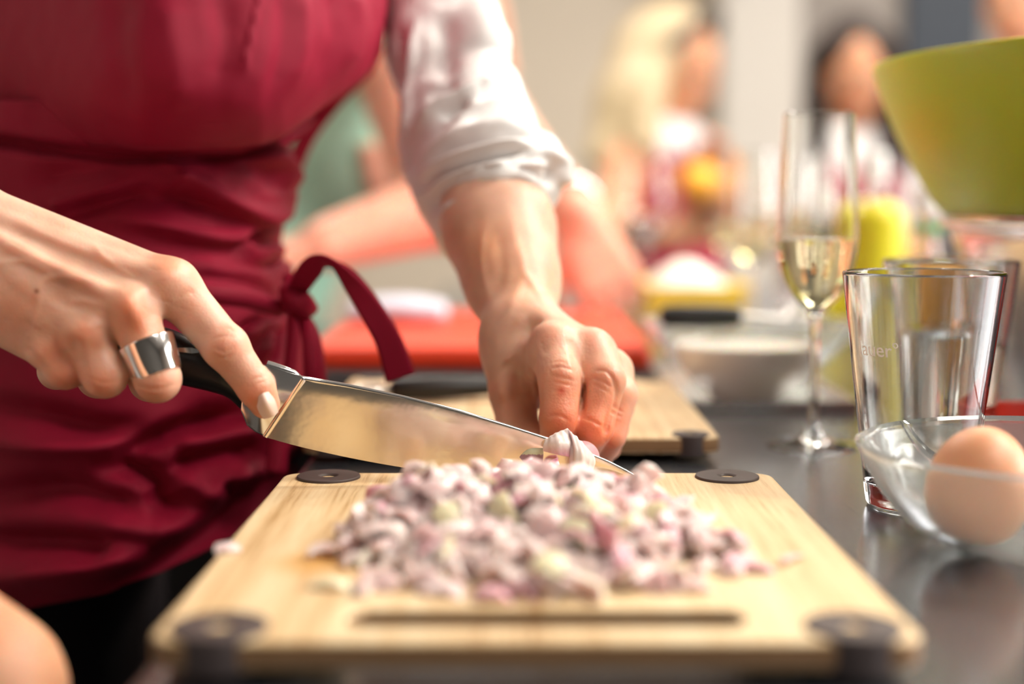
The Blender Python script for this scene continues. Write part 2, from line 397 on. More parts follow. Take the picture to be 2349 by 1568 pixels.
# ================================================================== worktop
def counter_mat():
    m, N, L, b = mat_new('dark_brushed_steel_worktop')
    tc = N.new('ShaderNodeTexCoord'); mp = N.new('ShaderNodeMapping'); mp.inputs['Scale'].default_value = (1, .12, 1); L.new(tc.outputs['Object'], mp.inputs[0])
    nz = N.new('ShaderNodeTexNoise'); nz.inputs['Scale'].default_value = 260; nz.inputs['Detail'].default_value = 5; L.new(mp.outputs[0], nz.inputs['Vector'])
    n2 = N.new('ShaderNodeTexNoise'); n2.inputs['Scale'].default_value = 9; n2.inputs['Detail'].default_value = 6; L.new(tc.outputs['Object'], n2.inputs['Vector'])
    cr = N.new('ShaderNodeValToRGB'); cr.color_ramp.elements[0].color = (.19, .205, .24, 1); cr.color_ramp.elements[1].color = (.31, .33, .37, 1)
    L.new(n2.outputs['Fac'], cr.inputs[0]); L.new(cr.outputs[0], b.inputs['Base Color'])
    b.inputs['Metallic'].default_value = .85
    mr = N.new('ShaderNodeMapRange'); mr.inputs[3].default_value = .11; mr.inputs[4].default_value = .27; L.new(n2.outputs['Fac'], mr.inputs[0]); L.new(mr.outputs[0], b.inputs['Roughness'])
    bp = N.new('ShaderNodeBump'); bp.inputs['Strength'].default_value = .18; bp.inputs['Distance'].default_value = .0003
    L.new(nz.outputs['Fac'], bp.inputs['Height']); L.new(bp.outputs[0], b.inputs['Normal'])
    return m
M_counter = counter_mat()
EDGE = float(G(718, 1045, TOP)[0])
M_cab = simple('dark_cabinet_front', (.05, .05, .055), .5)
kc = tag(empty('kitchen_worktop', (EDGE, .12, 0)), 'dark brushed steel kitchen worktop the cutting boards and glasses stand on', 'worktop')
bm = bmesh.new(); pl_ = [(EDGE, .12), (1.55, .12), (1.55, 2.35), (EDGE, 2.35), (EDGE, 1.58), (-.5, 1.58), (-.5, 1.15), (-.17, 1.15), (-.17, 1.05), (EDGE, 1.05)]
lo_ = [bm.verts.new((x, y, TOP - .04)) for x, y in pl_]; hi_ = [bm.verts.new((x, y, TOP)) for x, y in pl_]; bm.faces.new(hi_); bm.faces.new(lo_[::-1])
for i in range(len(pl_)): bm.faces.new((lo_[i], lo_[(i + 1) % len(pl_)], hi_[(i + 1) % len(pl_)], hi_[i]))
bm_obj('countertop', bm, M_counter, kc, smooth=False)
bm_obj('cabinet_body', box_bm((-.48, 1.20, 0), (EDGE + .03, 1.56, TOP - .04)), M_cab, kc, smooth=False)
for y0 in (.16, .62, 1.81):
    d = bm_obj('cabinet_door', box_bm((EDGE + .03, y0, .1), (EDGE + .05, y0 + .44, TOP - .05)), M_cab, kc, smooth=False, bevel=(.002, 1))
    tube('handle', [(EDGE + .028, y0 + .2, .8), (EDGE + .012, y0 + .2, .8), (EDGE + .012, y0 + .34, .8), (EDGE + .028, y0 + .34, .8)], .005, M_steelp, d, 10)
bm_obj('cabinet_body', box_bm((EDGE + .05, .16, .0), (1.5, 2.34, TOP - .04)), M_cab, kc, smooth=False)
# ================================================================== bamboo boards
def bamboo():
    m, N, L, b = mat_new('bamboo')
    tc = N.new('ShaderNodeTexCoord'); mp = N.new('ShaderNodeMapping'); mp.inputs['Scale'].default_value = (1, .035, 1); L.new(tc.outputs['Object'], mp.inputs[0])
    n1 = N.new('ShaderNodeTexNoise'); n1.inputs['Scale'].default_value = 520; n1.inputs['Detail'].default_value = 5; n1.inputs['Roughness'].default_value = .7; L.new(mp.outputs[0], n1.inputs['Vector'])
    m2 = N.new('ShaderNodeMapping'); m2.inputs['Scale'].default_value = (1, .02, .3); L.new(tc.outputs['Object'], m2.inputs[0])
    n2 = N.new('ShaderNodeTexNoise'); n2.inputs['Scale'].default_value = 90; n2.inputs['Detail'].default_value = 2; L.new(m2.outputs[0], n2.inputs['Vector'])
    ad = N.new('ShaderNodeMath'); ad.operation = 'MULTIPLY_ADD'; ad.inputs[1].default_value = .5; L.new(n2.outputs['Fac'], ad.inputs[0]); 
    hf = N.new('ShaderNodeMath'); hf.operation = 'MULTIPLY'; hf.inputs[1].default_value = .5; L.new(n1.outputs['Fac'], hf.inputs[0]); L.new(hf.outputs[0], ad.inputs[2])
    cr = N.new('ShaderNodeValToRGB'); e = cr.color_ramp.elements
    e[0].position = .36; e[0].color = (.40, .225, .085, 1); e[1].position = .62; e[1].color = (.78, .62, .39, 1)
    k = e.new(.47); k.color = (.68, .48, .26, 1)
    L.new(ad.outputs[0], cr.inputs[0])
    # fine cross line where the strips are joined, and an orange stain
    n3 = N.new('ShaderNodeTexNoise'); n3.inputs['Scale'].default_value = 28; n3.inputs['Detail'].default_value = 5; L.new(tc.outputs['Object'], n3.inputs['Vector'])
    gx = N.new('ShaderNodeVectorMath'); gx.operation = 'DISTANCE'; sp = G(742, 1290, BOARD_Z); gx.inputs[1].default_value = tuple(sp); L.new(tc.outputs['Object'], gx.inputs[0])
    mr = N.new('ShaderNodeMapRange'); mr.inputs[1].default_value = .024; mr.inputs[2].default_value = .004; L.new(gx.outputs['Value'], mr.inputs[0])
    ml = N.new('ShaderNodeMath'); ml.operation = 'MULTIPLY'; L.new(mr.outputs[0], ml.inputs[0]); L.new(n3.outputs['Fac'], ml.inputs[1])
    ml2 = N.new('ShaderNodeMath'); ml2.operation = 'MULTIPLY'; ml2.inputs[1].default_value = 1.5; ml2.use_clamp = True; L.new(ml.outputs[0], ml2.inputs[0])
    mx = N.new('ShaderNodeMix'); mx.data_type = 'RGBA'; mx.inputs[7].default_value = (.62, .30, .05, 1); L.new(ml2.outputs[0], mx.inputs[0]); L.new(cr.outputs[0], mx.inputs[6])
    L.new(mx.outputs[2], b.inputs['Base Color']); b.inputs['Roughness'].default_value = .42
    bp = N.new('ShaderNodeBump'); bp.inputs['Strength'].default_value = .3; bp.inputs['Distance'].default_value = .0003
    L.new(n1.outputs['Fac'], bp.inputs['Height']); L.new(bp.outputs[0], b.inputs['Normal'])
    return m
M_bamboo = bamboo(); M_bedge = simple('dark_bamboo_edge', (.26, .14, .06), .6, noise=.3, scale=60, stretch=(1, 1, 12))  # side faces get a darker brown than the top
M_silicone = simple('dark_brown_silicone', (.060, .042, .040), .6, noise=.1, scale=60)
def board(x0, x1, y0, y1, zt, th, label, slot=None, rcorner=.010, padr=.0145, ix=.019, ixb=None):
    ixb = ixb or ix
    root = tag(empty('cutting_board', ((x0 + x1) / 2, (y0 + y1) / 2, zt - th)), label, 'cutting board')
    cu = bpy.data.curves.new('b', 'CURVE'); cu.dimensions = '2D'; cu.fill_mode = 'BOTH'
    def loop(pts):
        s = cu.splines.new('POLY'); s.points.add(len(pts) - 1)
        for p, q in zip(s.points, pts): p.co = (q[0], q[1], 0, 1)
        s.use_cyclic_u = True
    def rrect(ax, bx, ay, by, r, n=8):
        out = []
        for cx_, cy_, a0 in ((bx - r, by - r, 0), (ax + r, by - r, 90), (ax + r, ay + r, 180), (bx - r, ay + r, 270)):
            out += [(cx_ + r * math.cos(math.radians(a0 + 90 * i / n)), cy_ + r * math.sin(math.radians(a0 + 90 * i / n))) for i in range(n + 1)]
        return out
    loop(rrect(x0, x1, y0, y1, rcorner))
    if slot: loop(rrect(slot[0] - .0018, slot[1] + .0018, slot[2] - .0018, slot[3] + .0018, (slot[3] - slot[2]) / 2))
    bev = .0018; cu.extrude = th / 2 - bev; cu.bevel_depth = bev; cu.bevel_resolution = 3; cu.offset = -bev
    ob = bpy.data.objects.new('t', cu); COL.objects.link(ob); bpy.context.view_layer.update()
    me = bpy.data.meshes.new_from_object(ob.evaluated_get(bpy.context.evaluated_depsgraph_get())); bpy.data.objects.remove(ob)
    me.transform(Matrix.Translation((0, 0, zt - th / 2))); me.materials.clear()
    me.polygons.foreach_set('use_smooth', np.ones(len(me.polygons), bool)); me.set_sharp_from_angle(angle=.6)
    pan = link('panel', me, M_bamboo, root); me.materials.append(M_bedge)
    for p in me.polygons:
        if abs(p.normal.z) < .3: p.material_index = 1
    ins = .0122 if padr > .012 else .0082
    for k, (cx_, cy_) in enumerate(((x0 + ix, y0 + ins), (x1 - ix, y0 + ins), (x0 + ixb, y1 - ins), (x1 - ixb, y1 - ins))):
        t = zt + .0012; bt = zt - th - .0014
        lathe('corner_pad', rr([(.0035, t - .0009), (.0045, t), (padr, t), (padr, bt), (.003, bt), (.0035, t - .0009)], .0007), (cx_, cy_, 0), M_silicone, root, 48)
    for cx_ in (x0 + .03, x1 - .03):
        for cy_ in (y0 + .03, y1 - .03):
            lathe('rubber_foot', rr([(0, zt - th + .0002), (.008, zt - th + .0002), (.009, TOP + .0002), (0, TOP + .0002)], .0006), (cx_, cy_, 0), M_silicone, root, 24)
    return root
BT = .009
bx0 = .5 * (G(650, 1083, BOARD_Z)[0] + G(338, 1470, BOARD_Z)[0]); bx1 = .5 * (G(1762, 1083, BOARD_Z)[0] + G(2140, 1470, BOARD_Z)[0])
by0 = G(1200, 1470, BOARD_Z)[1]; by1 = G(1200, 1083, BOARD_Z)[1]
sl = (G(808, 1415, BOARD_Z)[0], G(1690, 1415, BOARD_Z)[0], G(1200, 1431, BOARD_Z)[1], G(1200, 1400, BOARD_Z)[1])
board(bx0, bx1, by0, by1, BOARD_Z, BT, 'bamboo cutting board in the foreground with the heap of diced shallots on it', sl, ixb=.0217)
c0 = G(1655, 1003, BOARD_Z)
board(c0[0] - .225, c0[0], c0[1], c0[1] + .255, BOARD_Z, BT, 'bamboo cutting board lying behind the hand that holds the shallot', padr=.010, ix=.0155)
# ================================================================== chef's knife
M_blade = simple('satin_knife_steel', (.84, .76, .63), .2, 1.0, noise=.1, scale=25, bump=.25, bscale=60, stretch=(1, 1, 1))
M_blade2 = simple('polished_knife_steel', (.78, .78, .78), .12, 1.0, noise=.04, scale=25)
M_black = simple('black_handle_plastic', (.006, .006, .008), .38, noise=.2, scale=50)
kn = tag(empty('chef_knife', tuple(G(1475, 1105, BOARD_Z))), 'wide chef knife with black handle and satin steel blade slicing the shallot', 'knife')
DT = float(proj(G(1475, 1104, BOARD_Z + .0006))[2])          # depth of the tip
def kd(x): return DT + (1475 - x) * (-.000008)           # the knife comes a little towards the camera at its handle
LEAN = math.tan(math.radians(8))
def kpt(x, y, side, w):                                      # side: -1 camera side, +1 far side; w = half thickness
    up_ = max(0.0, 1001 + (x - 605) * .12 - y) * .63 / F
    return P(x, y, kd(x) + side * w - LEAN * up_)
def loft(name, outline, half, mat, bev=None, lean=.0):
    """outline: list of px points (closed); half: half thickness (metres) per point"""
    bm = bmesh.new(); fr, bk = [], []
    for (x, y), w in zip(outline, half):
        fr.append(bm.verts.new(kpt(x, y, -1, w + lean * 0))); bk.append(bm.verts.new(kpt(x, y, 1, w)))
    n = len(outline)
    bm.faces.new(fr); bm.faces.new(bk[::-1])
    for i in range(n):
        j = (i + 1) % n; bm.faces.new((fr[i], bk[i], bk[j], fr[j]))
    bmesh.ops.triangulate(bm, faces=[f for f in bm.faces if len(f.verts) > 4])
    return bm_obj(name, bm, mat, kn, bevel=bev)
# blade as a strip between spine and edge curves
spine = catmull([(690, 868), (820, 890), (980, 925), (1130, 967), (1245, 1003), (1340, 1036), (1410, 1066), (1455, 1090), (1475, 1103)], 60)
edge = catmull([(604, 1001), (700, 1027), (840, 1057), (980, 1080), (1110, 1095), (1230, 1103), (1340, 1107), (1420, 1108), (1475, 1105)], 60)
vs, fs = [], []
prof = [(0, .0011), (.02, .00125), (.25, .0011), (.6, .0007), (.9, .0003), (1, .00004)]
for i in range(60):
    for t, w in prof:
        x, y = spine[i] * (1 - t) + edge[i] * t; vs.append(kpt(x, y, -1, w * (1 - .7 * (i / 59) ** 3)))
    for t, w in prof[::-1]:
        x, y = spine[i] * (1 - t) + edge[i] * t; vs.append(kpt(x, y, 1, w * (1 - .7 * (i / 59) ** 3)))
n = 12
fs = [(i * n + k, i * n + (k + 1) % n, (i + 1) * n + (k + 1) % n, (i + 1) * n + k) for i in range(59) for k in range(n)]
fs += [tuple(range(n)), tuple(range(59 * n, 60 * n))[::-1]]
bm = bmesh.new(); me = mesh('m', vs, fs); bm.from_mesh(me); bm_obj('blade', bm, M_blade, kn)
tube('spine', [kpt(x, y, 0, 0) for x, y in np.vstack([[[612, 838], [650, 849], [675, 856]], spine[::6]])], np.r_[[.0026, .0022, .0016], np.linspace(.0014, .0005, 10)], M_blade2, kn, 10)
# bolster between handle and blade (thicker, polished), with the raised heel ridge
loft('bolster', [(600, 833), (640, 846), (690, 861), (704, 872), (640, 955), (612, 1003), (585, 990), (566, 975), (552, 940), (556, 905), (575, 868)],
     [.0032, .0026, .0018, .0014, .0014, .0016, .0026, .0034, .0042, .0045, .004], M_blade2, (.0006, 2))
bm_obj_r = tube('heel_ridge', [kpt(694, 870, -1, .0012), kpt(655, 930, -1, .0014), kpt(608, 1000, -1, .0012)], [.0009, .0012, .0014], M_blade, kn, 10, n=12)
# handle with the belly that rises into the palm
top = catmull([(600, 836), (520, 818), (440, 776), (385, 752), (270, 725), (150, 700), (60, 690)], 40)
bot = catmull([(552, 938), (522, 912), (482, 898), (430, 886), (350, 868), (240, 826), (120, 805), (50, 770)], 40)
vs = []; seg = 20
for i in range(40):
    c_ = (top[i] + bot[i]) / 2; hx = (top[i] - bot[i]) / 2; w = .0095 if 3 < i < 36 else .006
    w = .0048 + .0048 * min(1, i / 8); w *= (1 if i < 36 else (1 - (i - 35) * .17))
    for k in range(seg):
        a = 2 * math.pi * k / seg; ca, sa = math.cos(a), math.sin(a)
        sa2 = math.copysign(abs(sa) ** .7, sa); ca2 = math.copysign(abs(ca) ** .8, ca)
        x, y = c_ + hx * ca2; vs.append(P(x, y, kd(x) - .0008 + w * sa2))
fs = [(i * seg + k, i * seg + (k + 1) % seg, (i + 1) * seg + (k + 1) % seg, (i + 1) * seg + k) for i in range(39) for k in range(seg)]
fs += [tuple(range(seg)), tuple(range(39 * seg, 40 * seg))[::-1]]
bm = bmesh.new(); me = mesh('m', vs, fs); bm.from_mesh(me); hd = bm_obj('handle', bm, M_black, kn)
tang = [(404, 797), (440, 797), (474, 806), (440, 810), (408, 806)]
bm = bmesh.new(); a = [bm.verts.new(P(x, y, kd(x) - .0125)) for x, y in tang]; b = [bm.verts.new(P(x, y, kd(x) + .004)) for x, y in tang]
bm.faces.new(a); bm.faces.new(b[::-1])
for i in range(5): bm.faces.new((a[i], b[i], b[(i + 1) % 5], a[(i + 1) % 5]))
bm_obj('tang', bm, M_blade2, kn, bevel=(.0004, 1))
# ================================================================== the cook (main figure)
M_skin = skin_mat('fair_skin', (.81, .54, .415))
M_apron = cloth_mat('burgundy_cotton', (.28, .004, .028), .62, .05, strength=.35, spec=.2, tint=(1, .3, .4))
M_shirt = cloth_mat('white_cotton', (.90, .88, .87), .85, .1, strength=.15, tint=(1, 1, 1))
M_trouser = cloth_mat('dark_trousers', (.012, .010, .014), .9, .05)
cook = tag(empty('person', (-.34, .9, 0)), 'person in burgundy apron and rolled-up white sleeves cutting a shallot, shown from chest to thigh', 'person')
def gauss_col(px, py, base, spots):
    c_ = np.tile(np.array(base, float), (len(px), 1))
    for x, y, r, m in spots:
        g = np.exp(-(((px - x) ** 2 + (py - y) ** 2) / r ** 2))[:, None]; c_ = c_ * (1 + g * (np.array(m) - 1))
    return c_
HV = .00075
# ---- right hand, closed round the knife handle
R_ = []
wr = [(-330, 330, .655, 118), (-330, 420, .655, 110), (-330, 500, .655, 95)]
mc = [(395, 655, .6125, 55), (300, 712, .601, 53), (198, 762, .600, 48), (112, 806, .606, 42)]
ws = [(-150, 455, .612, 72), (-150, 525, .606, 74), (-150, 590, .606, 74), (-150, 645, .612, 66)]
for i in range(4):
    R_.append(rcp(*ws[i], *mc[i], .011))
R_ += [rcp(*ws[0], -420, 330, .66, 100, .02), rcp(*ws[3], -420, 470, .66, 95, .02), rcp(*ws[1], -420, 400, .65, 110, .02)]
R_ += [rcp(150, 620, .628, 75, 310, 685, .635, 46, .012), rcp(0, 600, .635, 90, 150, 760, .64, 60, .014)]   # palm mass behind
# thumb on the far side of the handle
R_ += [rcp(-60, 560, .645, 70, 150, 700, .662, 52, .01), rcp(150, 700, .662, 52, 270, 785, .662, 44, .004), rcp(270, 785, .662, 44, 350, 820, .656, 36, .003)]
# index finger laid along the bolster
R_ += [rcp(395, 655, .6125, 57, 518, 797, .6115, 50, .007), rcp(518, 797, .6115, 50, 588, 890, .6125, 41, .003), rcp(588, 890, .6125, 41, 607, 925, .6155, 35, .003)]
R_ += [el(P(516, 793, .609), np.array([51, 51, 46]) * .611 / F, .003)]
# middle, ring, little finger wrap the handle
R_ += [rcp(302, 708, .600, 54, 361, 868, .5985, 52, .004), rcp(361, 868, .5985, 52, 345, 872, .630, 47, .003), rcp(345, 872, .632, 46, 350, 820, .646, 42, .003)]
R_ += [rcp(198, 760, .600, 50, 240, 860, .5985, 50, .003), rcp(240, 860, .5985, 50, 225, 865, .628, 45, .003), rcp(225, 865, .628, 45, 240, 810, .640, 40, .003)]
R_ += [rcp(113, 806, .605, 43, 150, 846, .603, 44, .003), rcp(150, 846, .603, 44, 130, 850, .625, 40, .003), rcp(130, 850, .625, 40, 150, 800, .635, 36, .003)]
# knuckles, tendons, veins
for x, y, D, r in ((385, 640, .6035, 38), (297, 700, .5935, 38), (192, 758, .5935, 33), (112, 802, .600, 28)):
    R_.append(el(P(x, y, D), np.array([r, r, r * .8]) * D / F, .008))
for a, b in (((-60, 480, .6005, 10), (370, 630, .6025, 13)), ((-60, 520, .5935, 11), (285, 690, .5925, 13)), ((-60, 560, .5935, 10), (185, 745, .5935, 12)), ((-60, 610, .600, 9), (105, 795, .5995, 10))):
    R_.append(rcp(*a, *b, .0045))
# crease cuts between fingers and in the web
R_ += [rcp(250, 800, .5865, 9, 288, 905, .586, 13, .004, -1), rcp(180, 838, .588, 8, 190, 890, .588, 12, .004, -1), rcp(262, 740, .584, 6, 250, 800, .585, 9, .006, -1),
       rcp(345, 690, .588, 12, 385, 745, .592, 16, .008, -1), rcp(160, 790, .588, 6, 178, 838, .588, 8, .005, -1), rcp(240, 690, .584, 9, 255, 730, .585, 9, .008, -1)]
V1, Q1 = sdf_mesh(R_, HV, bounds=(np.array([-1, 0, 0]), np.array([9, 9, 9])))
V1 = relax(V1, Q1, 2)
px, py, D = proj(V1); N1 = vnormals(V1, Q1); view = V1 - np.array([0, 0, CAMZ]); view /= np.linalg.norm(view, axis=1, keepdims=True)
fac = np.clip(-(N1 * view).sum(1) * 3, 0, 1)
CR = [(-.0005, 4, 1, [(487, 812), (510, 822), (538, 808)]), (-.0004, 3.5, 1, [(492, 796), (515, 806), (545, 792)]), (-.00035, 3.5, 1, [(486, 780), (512, 770), (542, 772)]),
      (-.0003, 4, 1, [(498, 760), (520, 752), (540, 760)]), (-.0004, 4, 1, [(552, 898), (580, 870), (612, 862)]), (-.0003, 3.5, 1, [(560, 905), (590, 880), (618, 872)]),
      (-.0004, 5, 1, [(300, 880), (360, 892), (415, 878)]), (-.0005, 8, 1, [(395, 690), (430, 672), (450, 670)]), (-.0003, 4, 1, [(195, 862), (240, 878), (280, 872)]),
      (-.0005, 6, 1, [(30, 770), (55, 800), (75, 800)]), (-.0004, 5, 1, [(55, 790), (90, 830), (110, 850)])]
CR += [(.0009, 9, 1, [(60, 705), (95, 650), (130, 635), (205, 642), (255, 655)]), (.0007, 8, 1, [(130, 635), (60, 600), (-20, 605)]), (.0007, 8, 1, [(205, 555), (260, 608), (335, 650)]), (.0006, 8, 1, [(150, 700), (180, 690), (240, 700)]), (.0006, 8, 1, [(95, 650), (80, 740), (60, 790)]),
       (.0009, 12, 1, [(20, 500), (150, 560), (350, 632)]), (.0008, 12, 1, [(0, 560), (120, 610), (270, 690)]), (-.0006, 14, 1, [(60, 570), (180, 610), (300, 660)]), (-.0006, 14, 1, [(100, 680), (200, 715), (250, 735)]), (-.0008, 12, 1, [(245, 700), (252, 760), (258, 800)]), (-.0008, 12, 1, [(165, 770), (175, 810), (180, 840)]),
       (-.0007, 14, 1, [(335, 650), (345, 700), (350, 740)])]
rs = np.random.default_rng(3)
for i in range(26):
    x, y = rs.uniform(0, 420), rs.uniform(470, 840); a = rs.uniform(-.3, .9); L_2 = rs.uniform(14, 34)
    CR.append((-.00016, 3, 1, [(x - L_2 * math.cos(a), y - L_2 * math.sin(a)), (x, y + 3), (x + L_2 * math.cos(a), y + L_2 * math.sin(a))]))
V1 = V1 + N1 * (folds(px, py, CR) * fac)[:, None]
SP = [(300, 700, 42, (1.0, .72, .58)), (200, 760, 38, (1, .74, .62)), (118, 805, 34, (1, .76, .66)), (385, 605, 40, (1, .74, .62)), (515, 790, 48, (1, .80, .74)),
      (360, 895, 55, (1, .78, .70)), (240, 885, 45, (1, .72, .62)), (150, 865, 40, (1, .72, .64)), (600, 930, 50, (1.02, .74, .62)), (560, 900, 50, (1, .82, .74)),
      (150, 640, 60, (.97, .90, .86)), (85, 668, 5.5, (.32, .2, .16)), (440, 690, 40, (1, .86, .8)), (40, 700, 60, (1, .88, .82)), (330, 770, 50, (1, .8, .7)), (312, 742, 26, (.82, .62, .5)), (222, 790, 20, (.85, .66, .55)), (150, 650, 30, (.88, .84, .84)), (255, 600, 26, (1.04, 1.04, 1.04))]  # the two dark spots beside the middle and ring knuckles paint in shading
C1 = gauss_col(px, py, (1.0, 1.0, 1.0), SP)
# ---- left hand, fingertips holding the shallot, and its forearm
Lh = [rcp(1075, 300, .835, 98, 1146, 530, .785, 113, .03), rcp(1146, 530, .785, 113, 1174, 640, .758, 95, .02), rcp(1174, 640, .758, 93, 1197, 745, .728, 80, .02)]
Lh += [rcp(1210, 770, .722, 66, 1270, 804, .690, 57, .014), rcp(1215, 780, .722, 70, 1355, 808, .694, 50, .014), rcp(1210, 800, .73, 70, 1405, 852, .706, 43, .014), rcp(1200, 820, .735, 62, 1425, 905, .722, 36, .014)]
Lh += [rcp(1180, 780, .722, 60, 1178, 900, .712, 52, .016), rcp(1178, 900, .712, 50, 1190, 995, .699, 50, .006), rcp(1190, 995, .699, 48, 1250, 1030, .684, 38, .003)]
Lh += [rcp(1290, 900, .725, 60, 1380, 940, .728, 50, .01)]
Lh += [rcp(1270, 804, .689, 57, 1285, 866, .6715, 51, .006), rcp(1285, 866, .6715, 51, 1284, 962, .6675, 44, .0014), rcp(1284, 962, .6675, 44, 1270, 1024, .680, 36, .0014)]
Lh += [rcp(1362, 810, .694, 51, 1389, 872, .676, 47, .004), rcp(1389, 872, .676, 47, 1362, 982, .672, 43, .0012), rcp(1362, 982, .672, 43, 1335, 1036, .684, 36, .0012)]
Lh += [rcp(1405, 850, .706, 44, 1424, 905, .690, 38, .005), rcp(1424, 905, .690, 38, 1402, 1000, .684, 33, .0022), rcp(1402, 1000, .684, 33, 1380, 1045, .692, 28, .002)]
Lh += [rcp(1425, 900, .722, 36, 1421, 935, .708, 33, .004), rcp(1421, 935, .708, 33, 1412, 985, .700, 28, .002), rcp(1412, 985, .700, 28, 1400, 1030, .706, 24, .002)]
for x, y, D, r in ((1268, 784, .684, 36), (1356, 792, .689, 34), (1284, 958, .6655, 34), (1360, 978, .6695, 34)):
    Lh.append(el(P(x, y, D), np.array([r, r, r]) * D / F, .006))
# tendons, thumb cords, forearm veins
for a, b in (((1190, 740, .709, 12), (1255, 775, .684, 14)), ((1165, 700, .727, 10), (1158, 900, .700, 12)), ((1215, 820, .703, 7), (1232, 905, .703, 6)), ((1205, 830, .703, 7), (1212, 930, .702, 6)),
             ((1235, 790, .692, 10), (1225, 860, .695, 8))):
    Lh.append(rcp(*a, *b, .005))
Lh += [rcp(1150, 790, .690, 16, 1215, 755, .699, 12, .012, -1), rcp(1336, 880, .658, 4, 1322, 1000, .657, 6, .002, -1), rcp(1322, 820, .668, 4, 1336, 880, .660, 4, .004, -1),
       rcp(1228, 885, .680, 9, 1234, 985, .678, 10, .005, -1), rcp(1413, 880, .664, 4, 1388, 985, .664, 5, .003, -1)]
V2, Q2 = sdf_mesh(Lh, HV, bounds=(np.array([-1, 0, .8]), np.array([9, 9, P(1100, 330, .8)[2]])))
V2 = relax(V2, Q2, 2)
px2, py2, D2 = proj(V2); N2 = vnormals(V2, Q2); view = V2 - np.array([0, 0, CAMZ]); view /= np.linalg.norm(view, axis=1, keepdims=True)
fac = np.clip(-(N2 * view).sum(1) * 3, 0, 1)
CR = [(-.0006, 4, 1, [(1262, 845), (1290, 840), (1320, 852)]), (-.0005, 4, 1, [(1262, 860), (1290, 866), (1325, 875)]), (-.0004, 3.5, 1, [(1266, 874), (1292, 880), (1318, 884)]), (-.0003, 3, 1, [(1262, 833), (1285, 828), (1310, 838)]),
      (-.0006, 4, 1, [(1362, 850), (1388, 850), (1412, 872)]), (-.0005, 4, 1, [(1358, 866), (1385, 876), (1408, 892)]), (-.0004, 3.5, 1, [(1360, 880), (1380, 890), (1400, 900)]),
      (-.0006, 4, 1, [(1255, 955), (1282, 952), (1310, 966)]), (-.0006, 4, 1, [(1335, 955), (1360, 965), (1384, 980)]), (-.0004, 3, 1, [(1385, 1008), (1398, 1022), (1408, 1026)]),
      (-.0004, 3, 1, [(1405, 925), (1420, 940), (1430, 945)]), (-.0004, 3, 1, [(1400, 940), (1415, 950), (1425, 955)]), (-.0004, 2.5, 0, [(1270, 897), (1288, 896)]),
      (-.0006, 7, 1, [(1130, 875), (1160, 840), (1200, 805)]), (-.0005, 5, 1, [(1210, 800), (1202, 850), (1212, 910)]), (-.0005, 5, 1, [(1222, 820), (1216, 870), (1226, 930)]), (-.0005, 5, 1, [(1230, 800), (1226, 850), (1236, 900)])]
CR += [(.0006, 12, 1, [(1165, 470), (1185, 560), (1200, 622), (1178, 690), (1150, 760)]), (.0009, 9, 1, [(1200, 622), (1225, 655), (1258, 700)]), (.0008, 10, 1, [(1110, 520), (1105, 600), (1125, 700)]), (-.0008, 16, 1, [(1140, 520), (1150, 600), (1140, 680)]),
       (.0012, 9, 1, [(1150, 835), (1185, 810), (1215, 770)]), (-.0016, 5, 1, [(1318, 790), (1334, 840), (1338, 890), (1331, 960), (1314, 1012)]), (-.0012, 6, 1, [(1398, 850), (1415, 900), (1402, 960), (1386, 1010)]), (-.0008, 9, 1, [(1305, 775), (1315, 800), (1325, 830)])]
for i in range(30):
    x, y = rs.uniform(1215, 1300), rs.uniform(770, 860)
    CR.append((-.00014, 2.5, 1, [(x - 4, y - 9), (x, y), (x + 2, y + 9)]))
V2 = V2 + N2 * (folds(px2, py2, CR) * fac)[:, None]
SP = [(1288, 862, 45, (1, .78, .70)), (1386, 866, 45, (1, .80, .74)), (1284, 975, 60, (1.02, .66, .52)), (1353, 985, 60, (1.02, .66, .52)), (1400, 1010, 50, (1.02, .68, .56)), (1268, 770, 34, (1, .82, .78)),
      (1358, 775, 34, (1, .80, .76)), (1290, 930, 60, (1, .84, .78)), (1380, 930, 60, (1, .84, .76)), (1288, 897, 9, (.9, .45, .4)), (1180, 920, 80, (.96, .78, .70)), (1110, 560, 60, (1, .84, .68)), (1190, 640, 70, (1.02, .94, .84)),
      (1430, 930, 40, (1, .86, .8))]
C2 = gauss_col(px2, py2, (1.0, 1.0, 1.0), SP)
